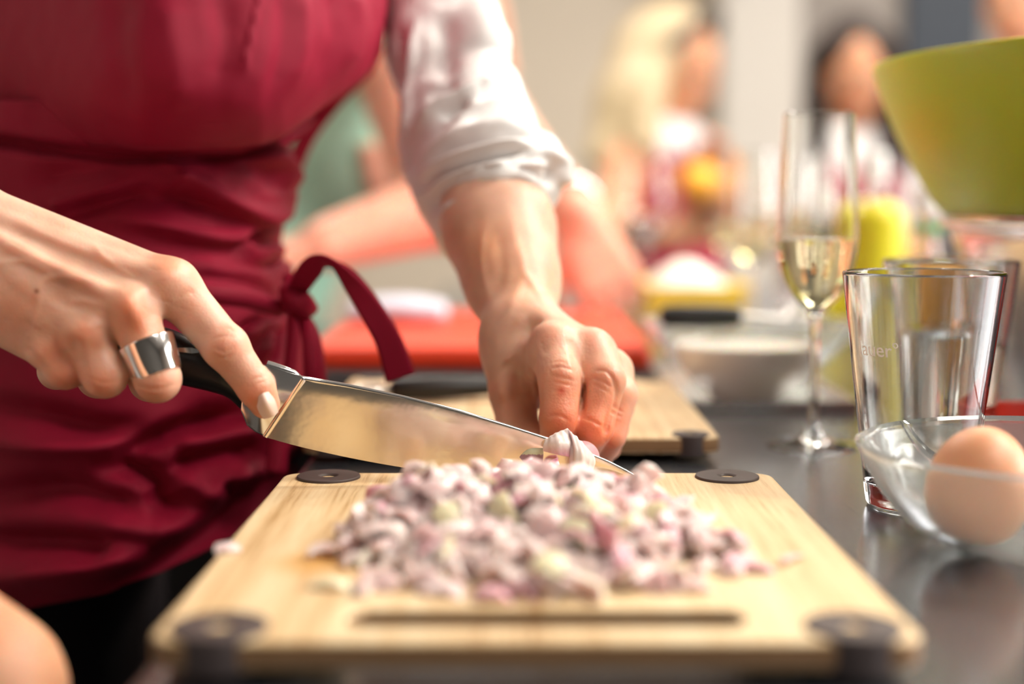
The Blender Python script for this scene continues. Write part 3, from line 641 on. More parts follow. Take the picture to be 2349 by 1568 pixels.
# ---- the rest of the body, coarse, continuous with both arms
def body_prims(cx_, cy_, zs=1.40, w=.17, facing=(1, -.35)):
    return []
cxm, cym = -.335, .93
shR = np.array([-.46, .80, 1.36]); shL = np.array([-.20, 1.10, 1.40]); neck = np.array([-.27, .92, 1.45]); hip = np.array([-.36, .95, .95])
rot = lambda a: np.array([[math.cos(a), -math.sin(a), 0], [math.sin(a), math.cos(a), 0], [0, 0, 1]])
A0 = math.radians(38)
elR = np.array([-.47, .68, 1.10]); wrR = P(-380, 400, .655)
elL = P(1068, 330, .845)
Bp = [el((-.345, .985, 1.22), (.11, .14, .20), .05, rot(A0)), el((-.335, .95, 1.06), (.11, .14, .16), .05, rot(A0)), el((-.35, .975, .90), (.12, .145, .12), .05, rot(A0)),
      rc(shR, shL, .055, .055, .05), rc((-.27, .93, 1.38), neck + [0.02, -.01, .06], .055, .05, .03),
      rc(shR, elR, .048, .040, .02), rc(elR, wrR, .042, .031, .02), rc(shL, P(1000, -80, .91), .048, .026, .02), rc(P(1000, -80, .91), elL, .026, .025, .01), rc(elL, P(1140, 480, .79), .025, .024, .01),
      el((-.24, .90, 1.62), (.078, .095, .115), .02, rot(A0)), el((-.22, .885, 1.565), (.052, .062, .06), .02, rot(A0)),
      rc((-.155, .86, 1.61), (-.145, .845, 1.585), .010, .014, .012), rc((-.18, .835, 1.535), (-.165, .855, 1.533), .012, .012, .01),
      el((-.27, .81, 1.60), (.012, .02, .03), .006), el((-.20, .99, 1.60), (.012, .02, .03), .006),
      rc((-.33, .90, .86), (-.30, .88, .48), .078, .058, .03), rc((-.30, .86, .48), (-.33, .86, .09), .055, .038, .02), rc((-.33, .86, .06), (-.20, .82, .04), .038, .03, .02),
      rc((-.36, 1.03, .86), (-.31, 1.05, .48), .085, .058, .03), rc((-.31, 1.05, .48), (-.34, 1.05, .09), .055, .038, .02), rc((-.34, 1.05, .06), (-.21, 1.03, .04), .038, .03, .02)]
V3, Q3 = sdf_mesh(Bp, .007); V3 = relax(V3, Q3, 1)
C3 = np.ones((len(V3), 3))
V = np.vstack([V1, V2, V3]); Q = np.vstack([Q1, Q2 + len(V1), Q3 + len(V1) + len(V2)]); C_ = np.vstack([C1, C2, C3])
link('body', quadmesh('body', V, Q, C_), M_skin, cook)
# eyes and hair of the cook (above the frame)
M_hair_br = simple('brown_hair', (.10, .05, .025), .5, noise=.4, scale=300, stretch=(1, 1, .05), bump=.5)
M_eye = simple('eye_white', (.85, .82, .8), .2); 
for ex in ((-.170, .862, 1.615), (-.197, .828, 1.615)):
    lathe('eye', [(0, -.011), (.008, -.008), (.011, 0), (.008, .008), (0, .011)], ex, M_eye, cook, 16)
v_, q_ = sdf_mesh([el((-.25, .91, 1.645), (.088, .10, .11), .02, rot(A0)), rc((-.32, .96, 1.60), (-.37, 1.0, 1.42), .06, .035, .03), el((-.155, .84, 1.585), (.07, .08, .075), .015, s=-1)], .006)
link('hair', quadmesh('hair', relax(v_, q_, 2), q_), M_hair_br, cook)
# fingernails
def patch(name, grid, th, mat, parent, nx=14, ny=14, f=None):
    """grid: rows of control points (px,py,D) interpolated by Catmull-Rom; th: thickness in metres"""
    g = np.array([[P(*p) for p in row] for row in grid])
    r1 = np.array([catmull(row, nx) for row in g]); r2 = np.stack([catmull(r1[:, i], ny) for i in range(nx)], 1)
    nn = np.cross(np.gradient(r2, axis=1), np.gradient(r2, axis=0)); nn /= np.linalg.norm(nn, axis=2, keepdims=True) + 1e-12
    cam_ = np.array([0, 0, CAMZ]) - r2
    if (nn * cam_).sum() < 0: nn = -nn
    if f is not None: r2 = r2 + nn * f(nx, ny)[..., None]
    A = r2 + nn * th / 2; B = r2 - nn * th / 2; vs = np.vstack([A.reshape(-1, 3), B.reshape(-1, 3)]); o_ = nx * ny
    fs = []
    for j in range(ny - 1):
        for i in range(nx - 1):
            a = j * nx + i; fs += [(a, a + 1, a + nx + 1, a + nx), (o_ + a + nx, o_ + a + nx + 1, o_ + a + 1, o_ + a)]
    bd = [i for i in range(nx)] + [j * nx + nx - 1 for j in range(1, ny)] + [(ny - 1) * nx + i for i in range(nx - 2, -1, -1)] + [j * nx for j in range(ny - 2, 0, -1)]
    for a, b in zip(bd, bd[1:] + bd[:1]): fs.append((b, a, a + o_, b + o_))
    bm = bmesh.new(); me = mesh(name, vs, fs); bm.from_mesh(me); bpy.data.meshes.remove(me)
    return bm_obj(name, bm, mat, parent)
M_nail = simple('fingernail', (.93, .70, .60), .22, noise=.03, coat=.3)
patch('fingernail', [[(588, 917, .6075), (600, 903, .6035), (615, 898, .6065)], [(593, 940, .6085), (610, 926, .6040), (630, 918, .6080)], [(605, 960, .6120), (624, 955, .6100), (638, 944, .6110)]], .0006, M_nail, cook)
# ring on the middle finger
M_ring = simple('polished_silver_ring', (.86, .83, .80), .12, 1.0, noise=.03)
a, b = P(334, 782, .5993), P(364, 860, .5985); ax = b - a; Lr = np.linalg.norm(ax)
lathe('ring', rr([(.0113, 0), (.0119, .0004), (.0106, Lr), (.0099, Lr), (.0108, 0), (.0113, 0)], .0003, 2), a, M_ring, cook, 64, axis=ax)
# ---- apron: skirt with the waist folds, pouching bib, ties
ap = link('apron', None, None, cook) if False else bpy.data.objects.new('apron', None)
COL.objects.link(ap); ap.parent = cook
def interp(tab, v): t = np.array(tab, float); return np.interp(v, t[:, 0], t[:, 1])
XR = [(-400, 640), (300, 655), (345, 668), (400, 671), (450, 680), (490, 664), (522, 645), (565, 642), (600, 668), (640, 676), (700, 692), (830, 733), (950, 748), (1040, 742), (1100, 735), (1700, 720), (2300, 700)]
XL = -300
def skirtD(x, y):
    xr = interp(XR, y); cx_ = (xr + XL) / 2; a = (xr - XL) / 2
    return .872 - .115 * np.sqrt(np.clip(1 - ((x - cx_) / a) ** 2, 0, 1))
FS = [(-.010, 13, 0, [(-120, 320), (0, 326), (100, 340), (250, 352), (420, 358), (560, 350), (640, 338)]), (.006, 20, 1, [(330, 455), (420, 415), (491, 446), (590, 487), (660, 470)]), (-.008, 26, 1, [(120, 490), (200, 468), (312, 446), (424, 458), (560, 505)]),
      (.007, 24, 1, [(260, 500), (370, 515), (446, 536), (520, 546), (625, 508), (672, 478)]), (.005, 16, 1, [(120, 480), (156, 464), (312, 420)]), (.004, 22, 1, [(370, 350), (395, 380), (430, 420)]),
      (.006, 18, 1, [(612, 344), (655, 380), (674, 440)]), (-.005, 22, 1, [(446, 371), (530, 368), (603, 382), (655, 440)]), (-.006, 14, 1, [(545, 560), (590, 528), (668, 500)]),
      (.006, 16, 1, [(530, 560), (560, 585), (603, 592), (655, 572)]), (-.004, 12, 1, [(600, 610), (640, 600), (665, 585)]), (-.005, 30, 1, [(60, 420), (180, 385), (330, 372)]),
      (.004, 22, 1, [(430, 600), (500, 620), (560, 632), (640, 660)]), (-.005, 12, 1, [(480, 690), (560, 690), (640, 712)]), (.004, 16, 1, [(560, 790), (600, 740), (640, 720)]), (-.005, 10, 1, [(540, 760), (590, 735), (650, 722)]),
      (.004, 14, 1, [(600, 830), (622, 780), (640, 735)]), (-.006, 12, 1, [(628, 840), (634, 790), (642, 740)]),
      (-.009, 30, 1, [(-60, 925), (100, 955), (217, 987), (330, 992), (430, 965), (540, 950), (600, 930)]), (.007, 26, 1, [(-60, 1010), (120, 1025), (250, 1012), (400, 965), (470, 940)]),
      (-.008, 20, 1, [(250, 1050), (330, 1020), (400, 985), (480, 970), (580, 960)]), (.006, 22, 1, [(390, 1000), (450, 1008), (540, 985), (600, 985)]), (-.007, 18, 1, [(385, 1075), (450, 1055), (540, 1035), (600, 1045)]),
      (.007, 26, 1, [(395, 1100), (440, 1110), (480, 1130), (540, 1090), (570, 1075)]), (-.012, 26, 1, [(200, 1085), (300, 1075), (365, 1110), (372, 1150), (440, 1160)]), (.005, 26, 1, [(540, 1060), (580, 1085), (640, 1100)]),
      (-.006, 18, 1, [(500, 1105), (530, 1120), (560, 1118)]), (-.009, 34, 1, [(-60, 1140), (120, 1120), (240, 1150), (330, 1165)]), (.006, 30, 1, [(200, 1185), (290, 1205), (370, 1215), (450, 1180)]),
      (-.009, 28, 1, [(-60, 1240), (100, 1245), (200, 1255), (250, 1275)]), (.007, 30, 1, [(-60, 1330), (120, 1310), (240, 1290), (350, 1270)]), (.002, 5, 0, [(385, 1000), (388, 1060), (374, 1130), (366, 1250)]),
      (.003, 6, 0, [(455, 648), (520, 655), (580, 672), (645, 708)]), (-.012, 40, 0, [(-100, 1420), (200, 1385), (450, 1260), (620, 1130), (740, 1060)])]
from mathutils import noise as mn
def nz3(v, s, seed=0): return np.array([mn.fractal(Vector(p) * s + Vector((seed, seed, seed)), 1.0, 2.0, 3) for p in v])
def sheet(name, rows, mat, parent, th=.0012, F_=None, nsc=None, clampx=False):
    rows = np.asarray(rows); ny, nx = rows.shape[:2]; v = rows.reshape(-1, 3)
    idx = np.arange(ny * nx).reshape(ny, nx); q = np.stack([idx[:-1, :-1], idx[:-1, 1:], idx[1:, 1:], idx[1:, :-1]], -1).reshape(-1, 4)
    n = vnormals(v, q)
    view = v - np.array([0, 0, CAMZ])
    mid = n.reshape(ny, nx, 3)[ny // 2, nx // 3]; 
    if (mid * view.reshape(ny, nx, 3)[ny // 2, nx // 3]).sum() > 0: q = q[:, ::-1]; n = -n
    if F_ is not None:
        px, py, _ = proj(v); v = v + n * folds(px, py, F_)[:, None]
    if nsc: v = v + n * (nz3(v, nsc[0]) * nsc[1])[:, None]
    if clampx:
        z = v[:, 2]; lim = EDGE - .004; m = z < TOP + .012
        v[:, 0] = np.where(m, np.minimum(v[:, 0], lim), v[:, 0])
    n = vnormals(v, q); inner = v - n * th
    # rim
    def ring(ix): return [int(i) for i in ix]
    bd = list(idx[0]) + list(idx[1:, -1]) + list(idx[-1, ::-1][1:]) + list(idx[::-1, 0][1:-1])
    o_ = len(v); rim = np.array([[a, b, b + o_, a + o_] for a, b in zip(bd, bd[1:] + bd[:1])])
    e1 = (q[0, 0], q[0, 1])
    qq = np.vstack([q, q[:, ::-1] + o_, rim if True else rim])
    bm = bmesh.new(); me = quadmesh(name, np.vstack([v, inner]), qq); bm.from_mesh(me); bpy.data.meshes.remove(me)
    bmesh.ops.recalc_face_normals(bm, faces=bm.faces)
    me = bpy.data.meshes.new(name); bm.to_mesh(me); bm.free(); me.polygons.foreach_set('use_smooth', np.ones(len(me.polygons), bool))
    return link(name, me, mat, parent)
rows = []
ph = np.concatenate([np.linspace(math.pi, .5, 130), np.linspace(.49, -.9, 60)])
SHADE_CUT = [(-400, 1420), (0, 1405), (200, 1372), (350, 1322), (450, 1275), (560, 1210), (650, 1150), (740, 1095), (900, 1080)]  # skirt cut along the counter's shade line; dark trousers below stand in for shade
hx_ = np.interp(-np.cos(ph), (-1, 1), (700, -300)); ysk = [230 + (interp(SHADE_CUT, hx_) - 230) * v for v in np.linspace(0, 1, 300)]
for yv in ysk:
    y = yv; xr = interp(XR, yv); cx_ = (xr + XL) / 2; a = (xr - XL) / 2
    x = cx_ + a * np.cos(ph); Dd = .872 - .115 * np.sin(ph)
    rows.append(PV(x, y, Dd + .03 * np.clip((260 - x) / 430, 0, 1) ** 1.3))
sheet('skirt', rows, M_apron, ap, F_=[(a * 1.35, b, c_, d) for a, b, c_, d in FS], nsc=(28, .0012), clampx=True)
YE = [(-400, 285), (0, 300), (100, 318), (200, 334), (400, 344), (600, 334), (650, 318), (720, 266), (790, 214), (850, 168), (874, 115), (886, 40)]
FB = [(.0020, 5, 1, [(600, -30), (590, 20), (572, 100), (560, 175)]), (-.003, 34, 1, [(500, -40), (520, 80), (505, 230)]), (-.003, 30, 1, [(265, -40), (270, 120), (295, 260)]),
      (.003, 40, 1, [(380, -40), (400, 130), (410, 260)]), (.002, 16, 1, [(690, -40), (700, 90), (670, 220)]), (-.0018, 20, 1, [(645, -40), (648, 100), (620, 240)]), (.003, 18, 1, [(805, -40), (825, 60), (780, 170)]),
      (-.002, 18, 1, [(755, -40), (765, 80), (725, 200)])]
rows = []; XLb, XRb = -225, 886; cb, ab = (XLb + XRb) / 2, (XRb - XLb) / 2
x = cb + ab * np.cos(ph); ye = interp(YE, x); Db = .845 - .145 * np.sin(ph)
rec = .095 * np.clip((340 - x) / 430, 0, 1) ** 1.3
for v in np.linspace(0, 1, 120):
    y = -420 + (ye + 420) * v; r = np.clip((v - .975) / .025, 0, 1); rows.append(PV(x, y, Db + rec + .034 * v ** 6 + .004 * (1 - np.sqrt(1 - r ** 2)) - .012 * math.sin(v ** 3 * math.pi)))
for k in range(1, 8):
    rows.append(PV(x, ye - 2 * k - k * k * .35, Db + rec + .038 + .0045 * k))
sheet('bib', rows, M_apron, ap, F_=FB, nsc=(24, .0014))
def strip(name, pts, widths, mat, parent, n=50, th=.0011, twist=None, nw=7, cup=0.0):
    pts = catmull(np.array([[*p] for p in pts], float), n); widths = catmull(np.array(widths, float)[:, None], n)[:, 0]
    tw = np.zeros(n) if twist is None else catmull(np.array(twist, float)[:, None], n)[:, 0]
    rows = []
    for i in range(n):
        t = pts[min(i + 1, n - 1)] - pts[max(i - 1, 0)]; p_ = np.array([-t[1], t[0]]) / (math.hypot(t[0], t[1]) + 1e-9)
        r = []
        for s in np.linspace(-1, 1, nw):
            off = p_ * math.cos(tw[i]) * s * widths[i] / 2; dd = math.sin(tw[i]) * s * widths[i] / 2 * pts[i, 2] / F + cup * (s * s)
            r.append(P(pts[i, 0] + off[0], pts[i, 1] + off[1], pts[i, 2] + dd))
        rows.append(r)
    return sheet(name, rows, mat, parent, th)
strip('waist_tie', [(300, 640, .752), (455, 668, .752), (560, 682, .762), (648, 712, .778)], [56, 52, 48, 34], M_apron, ap, cup=.003)
strip('bow_loop', [(668, 705, .785), (690, 650, .768), (722, 610, .755), (760, 604, .748), (812, 660, .742), (858, 725, .742), (893, 790, .746), (918, 868, .752)], [30, 52, 58, 40, 48, 56, 60, 70], M_apron, ap, twist=[.1, .2, .5, 1.15, .5, .15, .1, .1], n=80)
strip('bow_loop', [(680, 690, .80), (712, 640, .785), (748, 606, .772), (800, 626, .764), (850, 685, .762), (905, 770, .764), (945, 850, .768)], [20, 26, 26, 26, 28, 26, 14], M_apron, ap, twist=[.1, .4, .9, .6, .3, .1, .1], n=70)
strip('tie_end', [(668, 705, .775), (672, 760, .768), (664, 850, .765), (650, 950, .765), (632, 1085, .765)], [18, 34, 32, 44, 52], M_apron, ap, twist=[.2, .5, .3, 0, 0], cup=.003)
strip('tie_end', [(690, 715, .778), (712, 770, .766), (722, 850, .764), (724, 905, .768)], [24, 46, 54, 50], M_apron, ap, twist=[.2, -.3, -.2, 0], cup=.004)
strip('side_tie', [(835, 165, .97), (760, 240, .98), (700, 320, .98), (660, 420, .98)], [34, 36, 40, 40], M_apron, ap)
strip('bib_loop', [(725, 272, .83), (700, 280, .82), (668, 300, .80), (640, 325, .79)], [14, 40, 46, 40], M_apron, ap, cup=.004)
kp = [rcp(645, 705, .785, 18, 690, 690, .772, 24, .006), rcp(668, 672, .776, 22, 700, 712, .774, 20, .005), rcp(655, 665, .78, 14, 672, 690, .768, 20, .004), rcp(700, 690, .772, 14, 718, 706, .776, 12, .004), rcp(672, 655, .782, 14, 664, 640, .786, 16, .004)]
kp += [rcp(668, 664, .759, 4, 690, 720, .759, 4, .002, -1), rcp(650, 690, .765, 4, 676, 712, .762, 4, .002, -1)]
v_, q_ = sdf_mesh(kp, .0011); link('knot', quadmesh('knot', relax(v_, q_, 2), q_), M_apron, ap)
# ---- white shirt: body, rolled sleeve
sh = bpy.data.objects.new('shirt', None); COL.objects.link(sh); sh.parent = cook
Sp = [el((-.345, .985, 1.22), (.12, .150, .21), .05, rot(A0)), el((-.325, .985, 1.06), (.115, .145, .17), .05, rot(A0)), rc(shR, shL, .066, .066, .05), rc(shR, elR, .060, .056, .02), rc(shL, P(985, -230, .925), .058, .034, .02)]
v_, q_ = sdf_mesh(Sp, .006); link('shirt_body', quadmesh('shirt_body', relax(v_, q_, 2), q_), M_shirt, sh)
SL = [  # left edge x,y  right edge x,y  depth
    (868, -260, 1095, -330, .93), (880, -60, 1100, -110, .90), (885, 60, 1112, -5, .885), (884, 130, 1138, 60, .872), (902, 190, 1166, 122, .862), (918, 235, 1160, 158, .856), (917, 290, 1186, 180, .848),
    (915, 330, 1205, 228, .842), (928, 370, 1228, 280, .835), (946, 400, 1240, 318, .828), (948, 440, 1262, 345, .822), (965, 480, 1288, 362, .816), (985, 518, 1294, 405, .810), (1000, 545, 1280, 440, .804), (1012, 556, 1258, 480, .800)]
SLc = catmull(np.array(SL, float), 150)
rows = []
for i, (lx, ly, rx, ry, D) in enumerate(SLc):
    t = i / 149; r = []
    A, B = P(lx, ly, D), P(rx, ry, D); c_ = (A + B) / 2; hv = (A - B) / 2; hw = np.linalg.norm(hv)
    dn = np.array([0, -1, 0]) * hw * .92 + np.array([0, 0, 1]) * hw * (.25 + .45 * t)
    for a in np.linspace(-math.pi, math.pi, 141):      # seam at the back
        r.append(c_ + hv * -math.sin(a) + dn * math.cos(a))
    rows.append(r)
# turned-in hem
last = np.array(rows[-1]); cen = last.mean(0)
for k in range(1, 9):
    rows.append(cen + (last - cen) * (1 - .014 * k) + np.array([0, .002, .003]) * k)
FSL = [(.004, 9, 1, [(955, 40), (945, 150), (935, 260), (930, 330)]), (-.005, 10, 1, [(920, 60), (915, 130), (930, 200)]),
       (-.007, 34, 1, [(1010, 20), (1020, 100), (1010, 190)]), (.008, 36, 1, [(1100, -20), (1110, 60), (1150, 130)]), (-.005, 14, 1, [(980, 235), (1015, 205), (1050, 195)]), (.006, 14, 1, [(950, 300), (1000, 245), (1060, 215), (1140, 175)]),
       (-.007, 12, 1, [(1010, 275), (1040, 248), (1075, 230)]), (.005, 12, 1, [(1030, 310), (1080, 262), (1130, 240), (1190, 222)]), (-.005, 8, 1, [(1078, 288), (1110, 272), (1150, 265), (1200, 272)]),
       (.005, 11, 1, [(960, 370), (1010, 330), (1080, 300), (1150, 285), (1225, 290)]), (-.006, 9, 1, [(975, 385), (1030, 345), (1080, 325), (1160, 308), (1220, 315)]), (.006, 12, 1, [(955, 415), (1010, 375), (1090, 345), (1170, 330), (1240, 345)]),
       (-.005, 8, 1, [(975, 430), (1030, 395), (1100, 368), (1170, 352), (1210, 345)]), (.005, 10, 1, [(965, 450), (1030, 412), (1110, 385), (1200, 375), (1265, 380)]), (-.009, 13, 1, [(990, 480), (1030, 440), (1080, 415), (1150, 408), (1240, 422)]),
       (.006, 10, 1, [(1000, 505), (1040, 468), (1100, 440), (1170, 432), (1240, 450)]), (-.004, 6, 1, [(1150, 380), (1190, 372), (1230, 360)]), (.006, 12, 0, [(1255, 352), (1288, 372), (1290, 410)]), (-.006, 9, 1, [(1255, 375), (1262, 400), (1255, 425)]),
       (.004, 10, 1, [(930, 345), (945, 400), (990, 500)]), (-.003, 7, 1, [(1090, 235), (1130, 215), (1170, 205)]), (.004, 9, 1, [(1100, 200), (1140, 190), (1178, 186)])]
sheet('rolled_sleeve', rows, M_shirt, sh, th=.0016, F_=FSL, nsc=(40, .0012))
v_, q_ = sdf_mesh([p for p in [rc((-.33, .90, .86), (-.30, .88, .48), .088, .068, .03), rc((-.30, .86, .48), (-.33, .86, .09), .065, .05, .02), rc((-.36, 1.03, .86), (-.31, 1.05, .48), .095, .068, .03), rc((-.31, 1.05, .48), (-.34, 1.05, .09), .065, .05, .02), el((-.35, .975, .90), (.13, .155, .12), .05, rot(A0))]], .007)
link('trousers', quadmesh('trousers', relax(v_, q_, 2), q_), M_trouser, cook)  # near-black, filling the shaded part of the skirt below the cut
M_shoe = simple('dark_shoe_leather', (.02, .018, .018), .4)
for yy in (.86, 1.05):
    v_, q_ = sdf_mesh([rc((-.36, yy, .05), (-.19, yy - .03, .045), .048, .04, .03), el((-.34, yy, .09), (.05, .045, .05), .02)], .005, clip=lambda Fd, X, Y, Z: np.maximum(Fd, .004 - Z[None, None, :]))
    link('shoe', quadmesh('shoe', relax(v_, q_, 1), q_), M_shoe, cook)
# ================================================================== glassware and tableware
M_glass = glass('clear_glass', (.985, .995, .985), 1.47)
M_bowlglass = glass('pressed_glass', (.93, .96, .95), 1.47, .06); M_bowlglass.node_tree.nodes['Principled BSDF'].inputs['Transmission Weight'].default_value = .86
M_water = glass('water', (.97, .99, .98), 1.33)
M_wine = glass('pale_sparkling_wine', (.93, .86, .58), 1.34)
def zat(py, Y):
    dy = (CY - py) / F; return CAMZ + Y * (-st + dy * ct) / (ct + dy * st)
def at(px, Y, z=TOP):
    D = Y * ct - (z - CAMZ) * st; return np.array([(px - CX) / F * D, Y, z])
def pxr(p, y, Y): z = zat(y, Y); return p * (Y * ct - (z - CAMZ) * st) / F
def prof_px(pts, Y): return [(pxr(p, y, Y), zat(y, Y)) for p, y in pts]
def smooth_prof(pts, n=40): return [tuple(p) for p in catmull(np.array(pts, float), n)]
def shell(outer, th, bottom):
    """outer: (r,z) from the foot to the rim; returns a closed lathe profile with an inner wall"""
    inner = [(max(r - th, 0), z) for r, z in outer if z > bottom]
    return outer, inner
def tumbler(px, Y, rt, rb, h, label, water=None):
    p = at(px, Y); root = tag(empty('drinking_glass', tuple(p)), label, 'glass')
    th = .0016; zb = TOP + .0003
    pr = [(0, zb + .0008), (rb - .004, zb + .0004), (rb - .001, zb), (rb, zb + .003), (rt, zb + h - .0008), (rt - .0005, zb + h), (rt - th - .0003, zb + h), (rt - th - .0006, zb + h - .0012)]
    ri = lambda z: (rb + (rt - rb) * (z - zb) / h) - th - .0004
    pr += [(ri(zb + .016), zb + .016), (ri(zb + .010) - .002, zb + .010), (0, zb + .0085)]
    lathe('tumbler_wall', rr(pr, .002, 3), (p[0], p[1], 0), M_glass, root, 96)
    if water:
        zw = zb + water
        lathe('water', rr([(0, zb + .0083), (ri(zb + .010) - .0018, zb + .0098), (ri(zb + .016) + .0003, zb + .016), (ri(zw) + .0003, zw), (0, zw)], .001, 2), (p[0], p[1], 0), M_water, root, 96)
    return root, p, ri
Yt = float(G(2100, 1158, TOP)[1])
t1, tp, ri1 = tumbler(2104, Yt, .0362, .0235, .1075, 'empty tapered drinking glass with white engraved lettering, beside the glass bowl with the egg')
Yt2 = .775
tumbler(2168, Yt2, .0362, .0235, .1075, 'tapered drinking glass half full of water, standing behind the lettered glass', water=.062)
# engraved lettering wrapped round the lettered glass
M_etch = simple('white_engraving', (.95, .94, .92), .9)
def etched(txt, size, ang0, z0, root, name, step=None):
    cu = bpy.data.curves.new('t', 'FONT'); cu.body = txt; cu.size = size; cu.extrude = .00006; cu.resolution_u = 3
    ob = bpy.data.objects.new('t', cu); COL.objects.link(ob); bpy.context.view_layer.update()
    me = bpy.data.meshes.new_from_object(ob.evaluated_get(bpy.context.evaluated_depsgraph_get())); bpy.data.objects.remove(ob); me.materials.clear()
    n = len(me.vertices); co = np.empty(n * 3, np.float32); me.vertices.foreach_get('co', co); co = co.reshape(-1, 3)
    z = z0 + co[:, 1]; R = .0235 + (.0362 - .0235) * (z - TOP) / .1075 + .00008 + co[:, 2]
    a = ang0 + co[:, 0] / R; co2 = np.stack([tp[0] + R * np.sin(a), tp[1] - R * np.cos(a), z], 1)
    me.vertices.foreach_set('co', co2.astype(np.float32).ravel()); me.update()
    return link(name, me, M_etch, root)
etched('lauer°', .0092, math.radians(-72), zat(812, Yt - .01), t1, 'engraved_lettering')
etched('seit 1865', .0034, math.radians(-70), zat(829, Yt - .01), t1, 'engraved_lettering') if False else None
for i in range(6):
    pass
def flute(px, py, scale=1.0, label='', group=None, wine=True, Y=None, vscale=1.0):
    Y = Y or float(G(px, py, TOP)[1]); p = at(px, Y); root = tag(empty('champagne_flute', tuple(p)), label, 'glass', group)
    Y0 = .8070; z0 = lambda y: TOP + (zat(y, Y0) - zat(1022, Y0)) * scale * vscale; r0 = lambda q: pxr(q, 600, Y0) * scale
    out = [(104, 1022), (103, 1018), (60, 1012), (28, 1000), (15, 975), (11.5, 930), (10.5, 850), (11, 780), (15, 738), (24, 715), (45, 690), (68, 655), (84, 610), (92, 560), (91, 500), (87, 420), (83, 330), (80, 262)]
    inn = [(78, 260), (80.5, 330), (84.5, 420), (88.5, 500), (89.5, 560), (81, 609), (64, 654), (38, 690), (12, 712), (0, 716)]
    po = [(r0(a), z0(b)) for a, b in out]; pi = [(r0(a), z0(b)) for a, b in inn]
    prof = [(0, z0(1022) + .0002)] + [po[0]] + [tuple(q) for q in catmull(np.array(po[1:]), 70)] + [tuple(q) for q in catmull(np.array(pi), 46)]
    prof[-1] = (0, prof[-1][1])
    lathe('flute_glass', prof, (p[0], p[1], 0), M_glass, root, 72)
    if wine:
        w = [(0, 716), (12.4, 711.6), (38.4, 689.6), (64.4, 653.6), (81.4, 608.6), (89.9, 560), (89.9, 549), (0, 549)]
        pw = [(r0(a), z0(b)) for a, b in w]
        c2 = [tuple(q) for q in catmull(np.array(pw[:-1]), 36)]; c2[0] = (0, c2[0][1])
        lathe('sparkling_wine', c2 + [pw[-1]], (p[0], p[1], 0), M_wine, root, 72)
    return root
flute(1864, 1022, 1.0, 'tall champagne flute half full of sparkling wine beside the rear cutting board')
def wineglass(px, Y, label, group, s=1.0, wine=True):
    p = at(px, Y); root = tag(empty('wine_glass', tuple(p)), label, 'glass', group); z = lambda h: TOP + h * s
    out = [(.033, .0008), (.02, .003), (.006, .008), (.0035, .02), (.0033, .075), (.006, .088), (.022, .10), (.034, .118), (.037, .14), (.034, .165), (.030, .19)]
    inn = [(.029, .19), (.033, .165), (.036, .14), (.033, .118), (.021, .1015), (.006, .094), (0, .093)]
    pr = [(0, z(0) + .0002), (.033 * s, z(0))] + [(r * s, z_) for r, z_ in [(a, z(b)) for a, b in catmull(np.array(out), 40)]] + [(max(a, 0) * s, z(b)) for a, b in catmull(np.array(inn), 26)]
    pr[-1] = (0, pr[-1][1]); lathe('wine_glass_bowl', pr, (p[0], p[1], 0), M_glass, root, 48)
    if wine:
        w = [(0, .0932), (.006, .0938), (.0212, .1012), (.0333, .118), (.0352, .128)]
        c2 = [(max(a, 0) * s, z(b)) for a, b in catmull(np.array(w), 20)]; c2[0] = (0, c2[0][1]); lathe('white_wine', c2 + [(0, c2[-1][1])], (p[0], p[1], 0), M_wine, root, 48)
    return root
flute(1722, 0, 1.0, 'blurred champagne flute left of the sharp flute, in front of the pale column', Y=1.42)
0 and flute(1600, 0, 1.0, 'blurred champagne flute behind the mixing bowl, below the held orange', Y=1.44)
flute(1885, 0, 1.0, 'blurred champagne flute directly behind the sharp flute', Y=1.55)
flute(1668, 0, .95, 'blurred champagne flute between the yellow dish and the pale column', Y=1.9)
0 and wineglass(1545, 1.85, 'blurred wine glass standing behind the yellow dish', None)
wineglass(1790, 1.75, 'blurred wine glass just left of the sharp flute stem', None)
wineglass(1480, 1.98, 'blurred wine glass left of the yellow dish, near the far edge of the worktop', None, wine=False)
0 and wineglass(2010, 1.2, 'blurred wine glass in front of the oil bottle', None, .8, wine=False)
# ---- glass bowl with the egg
Yb = .56; bp_ = at(2412, Yb, TOP); Rb = .138 * Yb; hb_ = zat(1036, Yb) - TOP
gb = tag(empty('glass_bowl', tuple(bp_)), 'thick clear glass bowl holding a brown egg at the right edge', 'bowl')
out = [(.028, .0002), (.040, .0022), (.055, .0095), (.0655, .021), (.0725, .0325), (.0755, .0385)]
so = [(a * Rb / .0755, TOP + b * hb_ / .0385) for a, b in catmull(np.array(out), 30)]
si = [(max(a - .0030, .0), b + .0018) for a, b in so[::-1]]
prof = [(0, TOP + .0012), (.022, TOP + .0012)] + so + [(Rb + .0006, so[-1][1] + .0022), (Rb - .0016, so[-1][1] + .0032), (Rb - .0034, so[-1][1] + .0018)] + si[1:-1] + [(.020, TOP + .0035), (0, TOP + .0032)]
lathe('bowl_glass', prof, (bp_[0], bp_[1], 0), M_bowlglass, gb, 96)
M_egg = simple('brown_eggshell', (.72, .36, .20), .45, noise=.06, scale=90, bump=.15, bscale=800, sss=.003)
ec = P(2246, 1126, .562); er = 118 * .562 / F; eh = 139 * .562 / F
ev = []; n = 28
ep = [(er * math.sin(a) * (1 + .06 * math.cos(a)), -eh * math.cos(a)) for a in np.linspace(0, math.pi, 40)]
eg = lathe('egg', [(r if 0 < i < 39 else 0, z) for i, (r, z) in enumerate(ep)], (0, 0, 0), M_egg, None, 64, axis=(.12, -.1, 1))
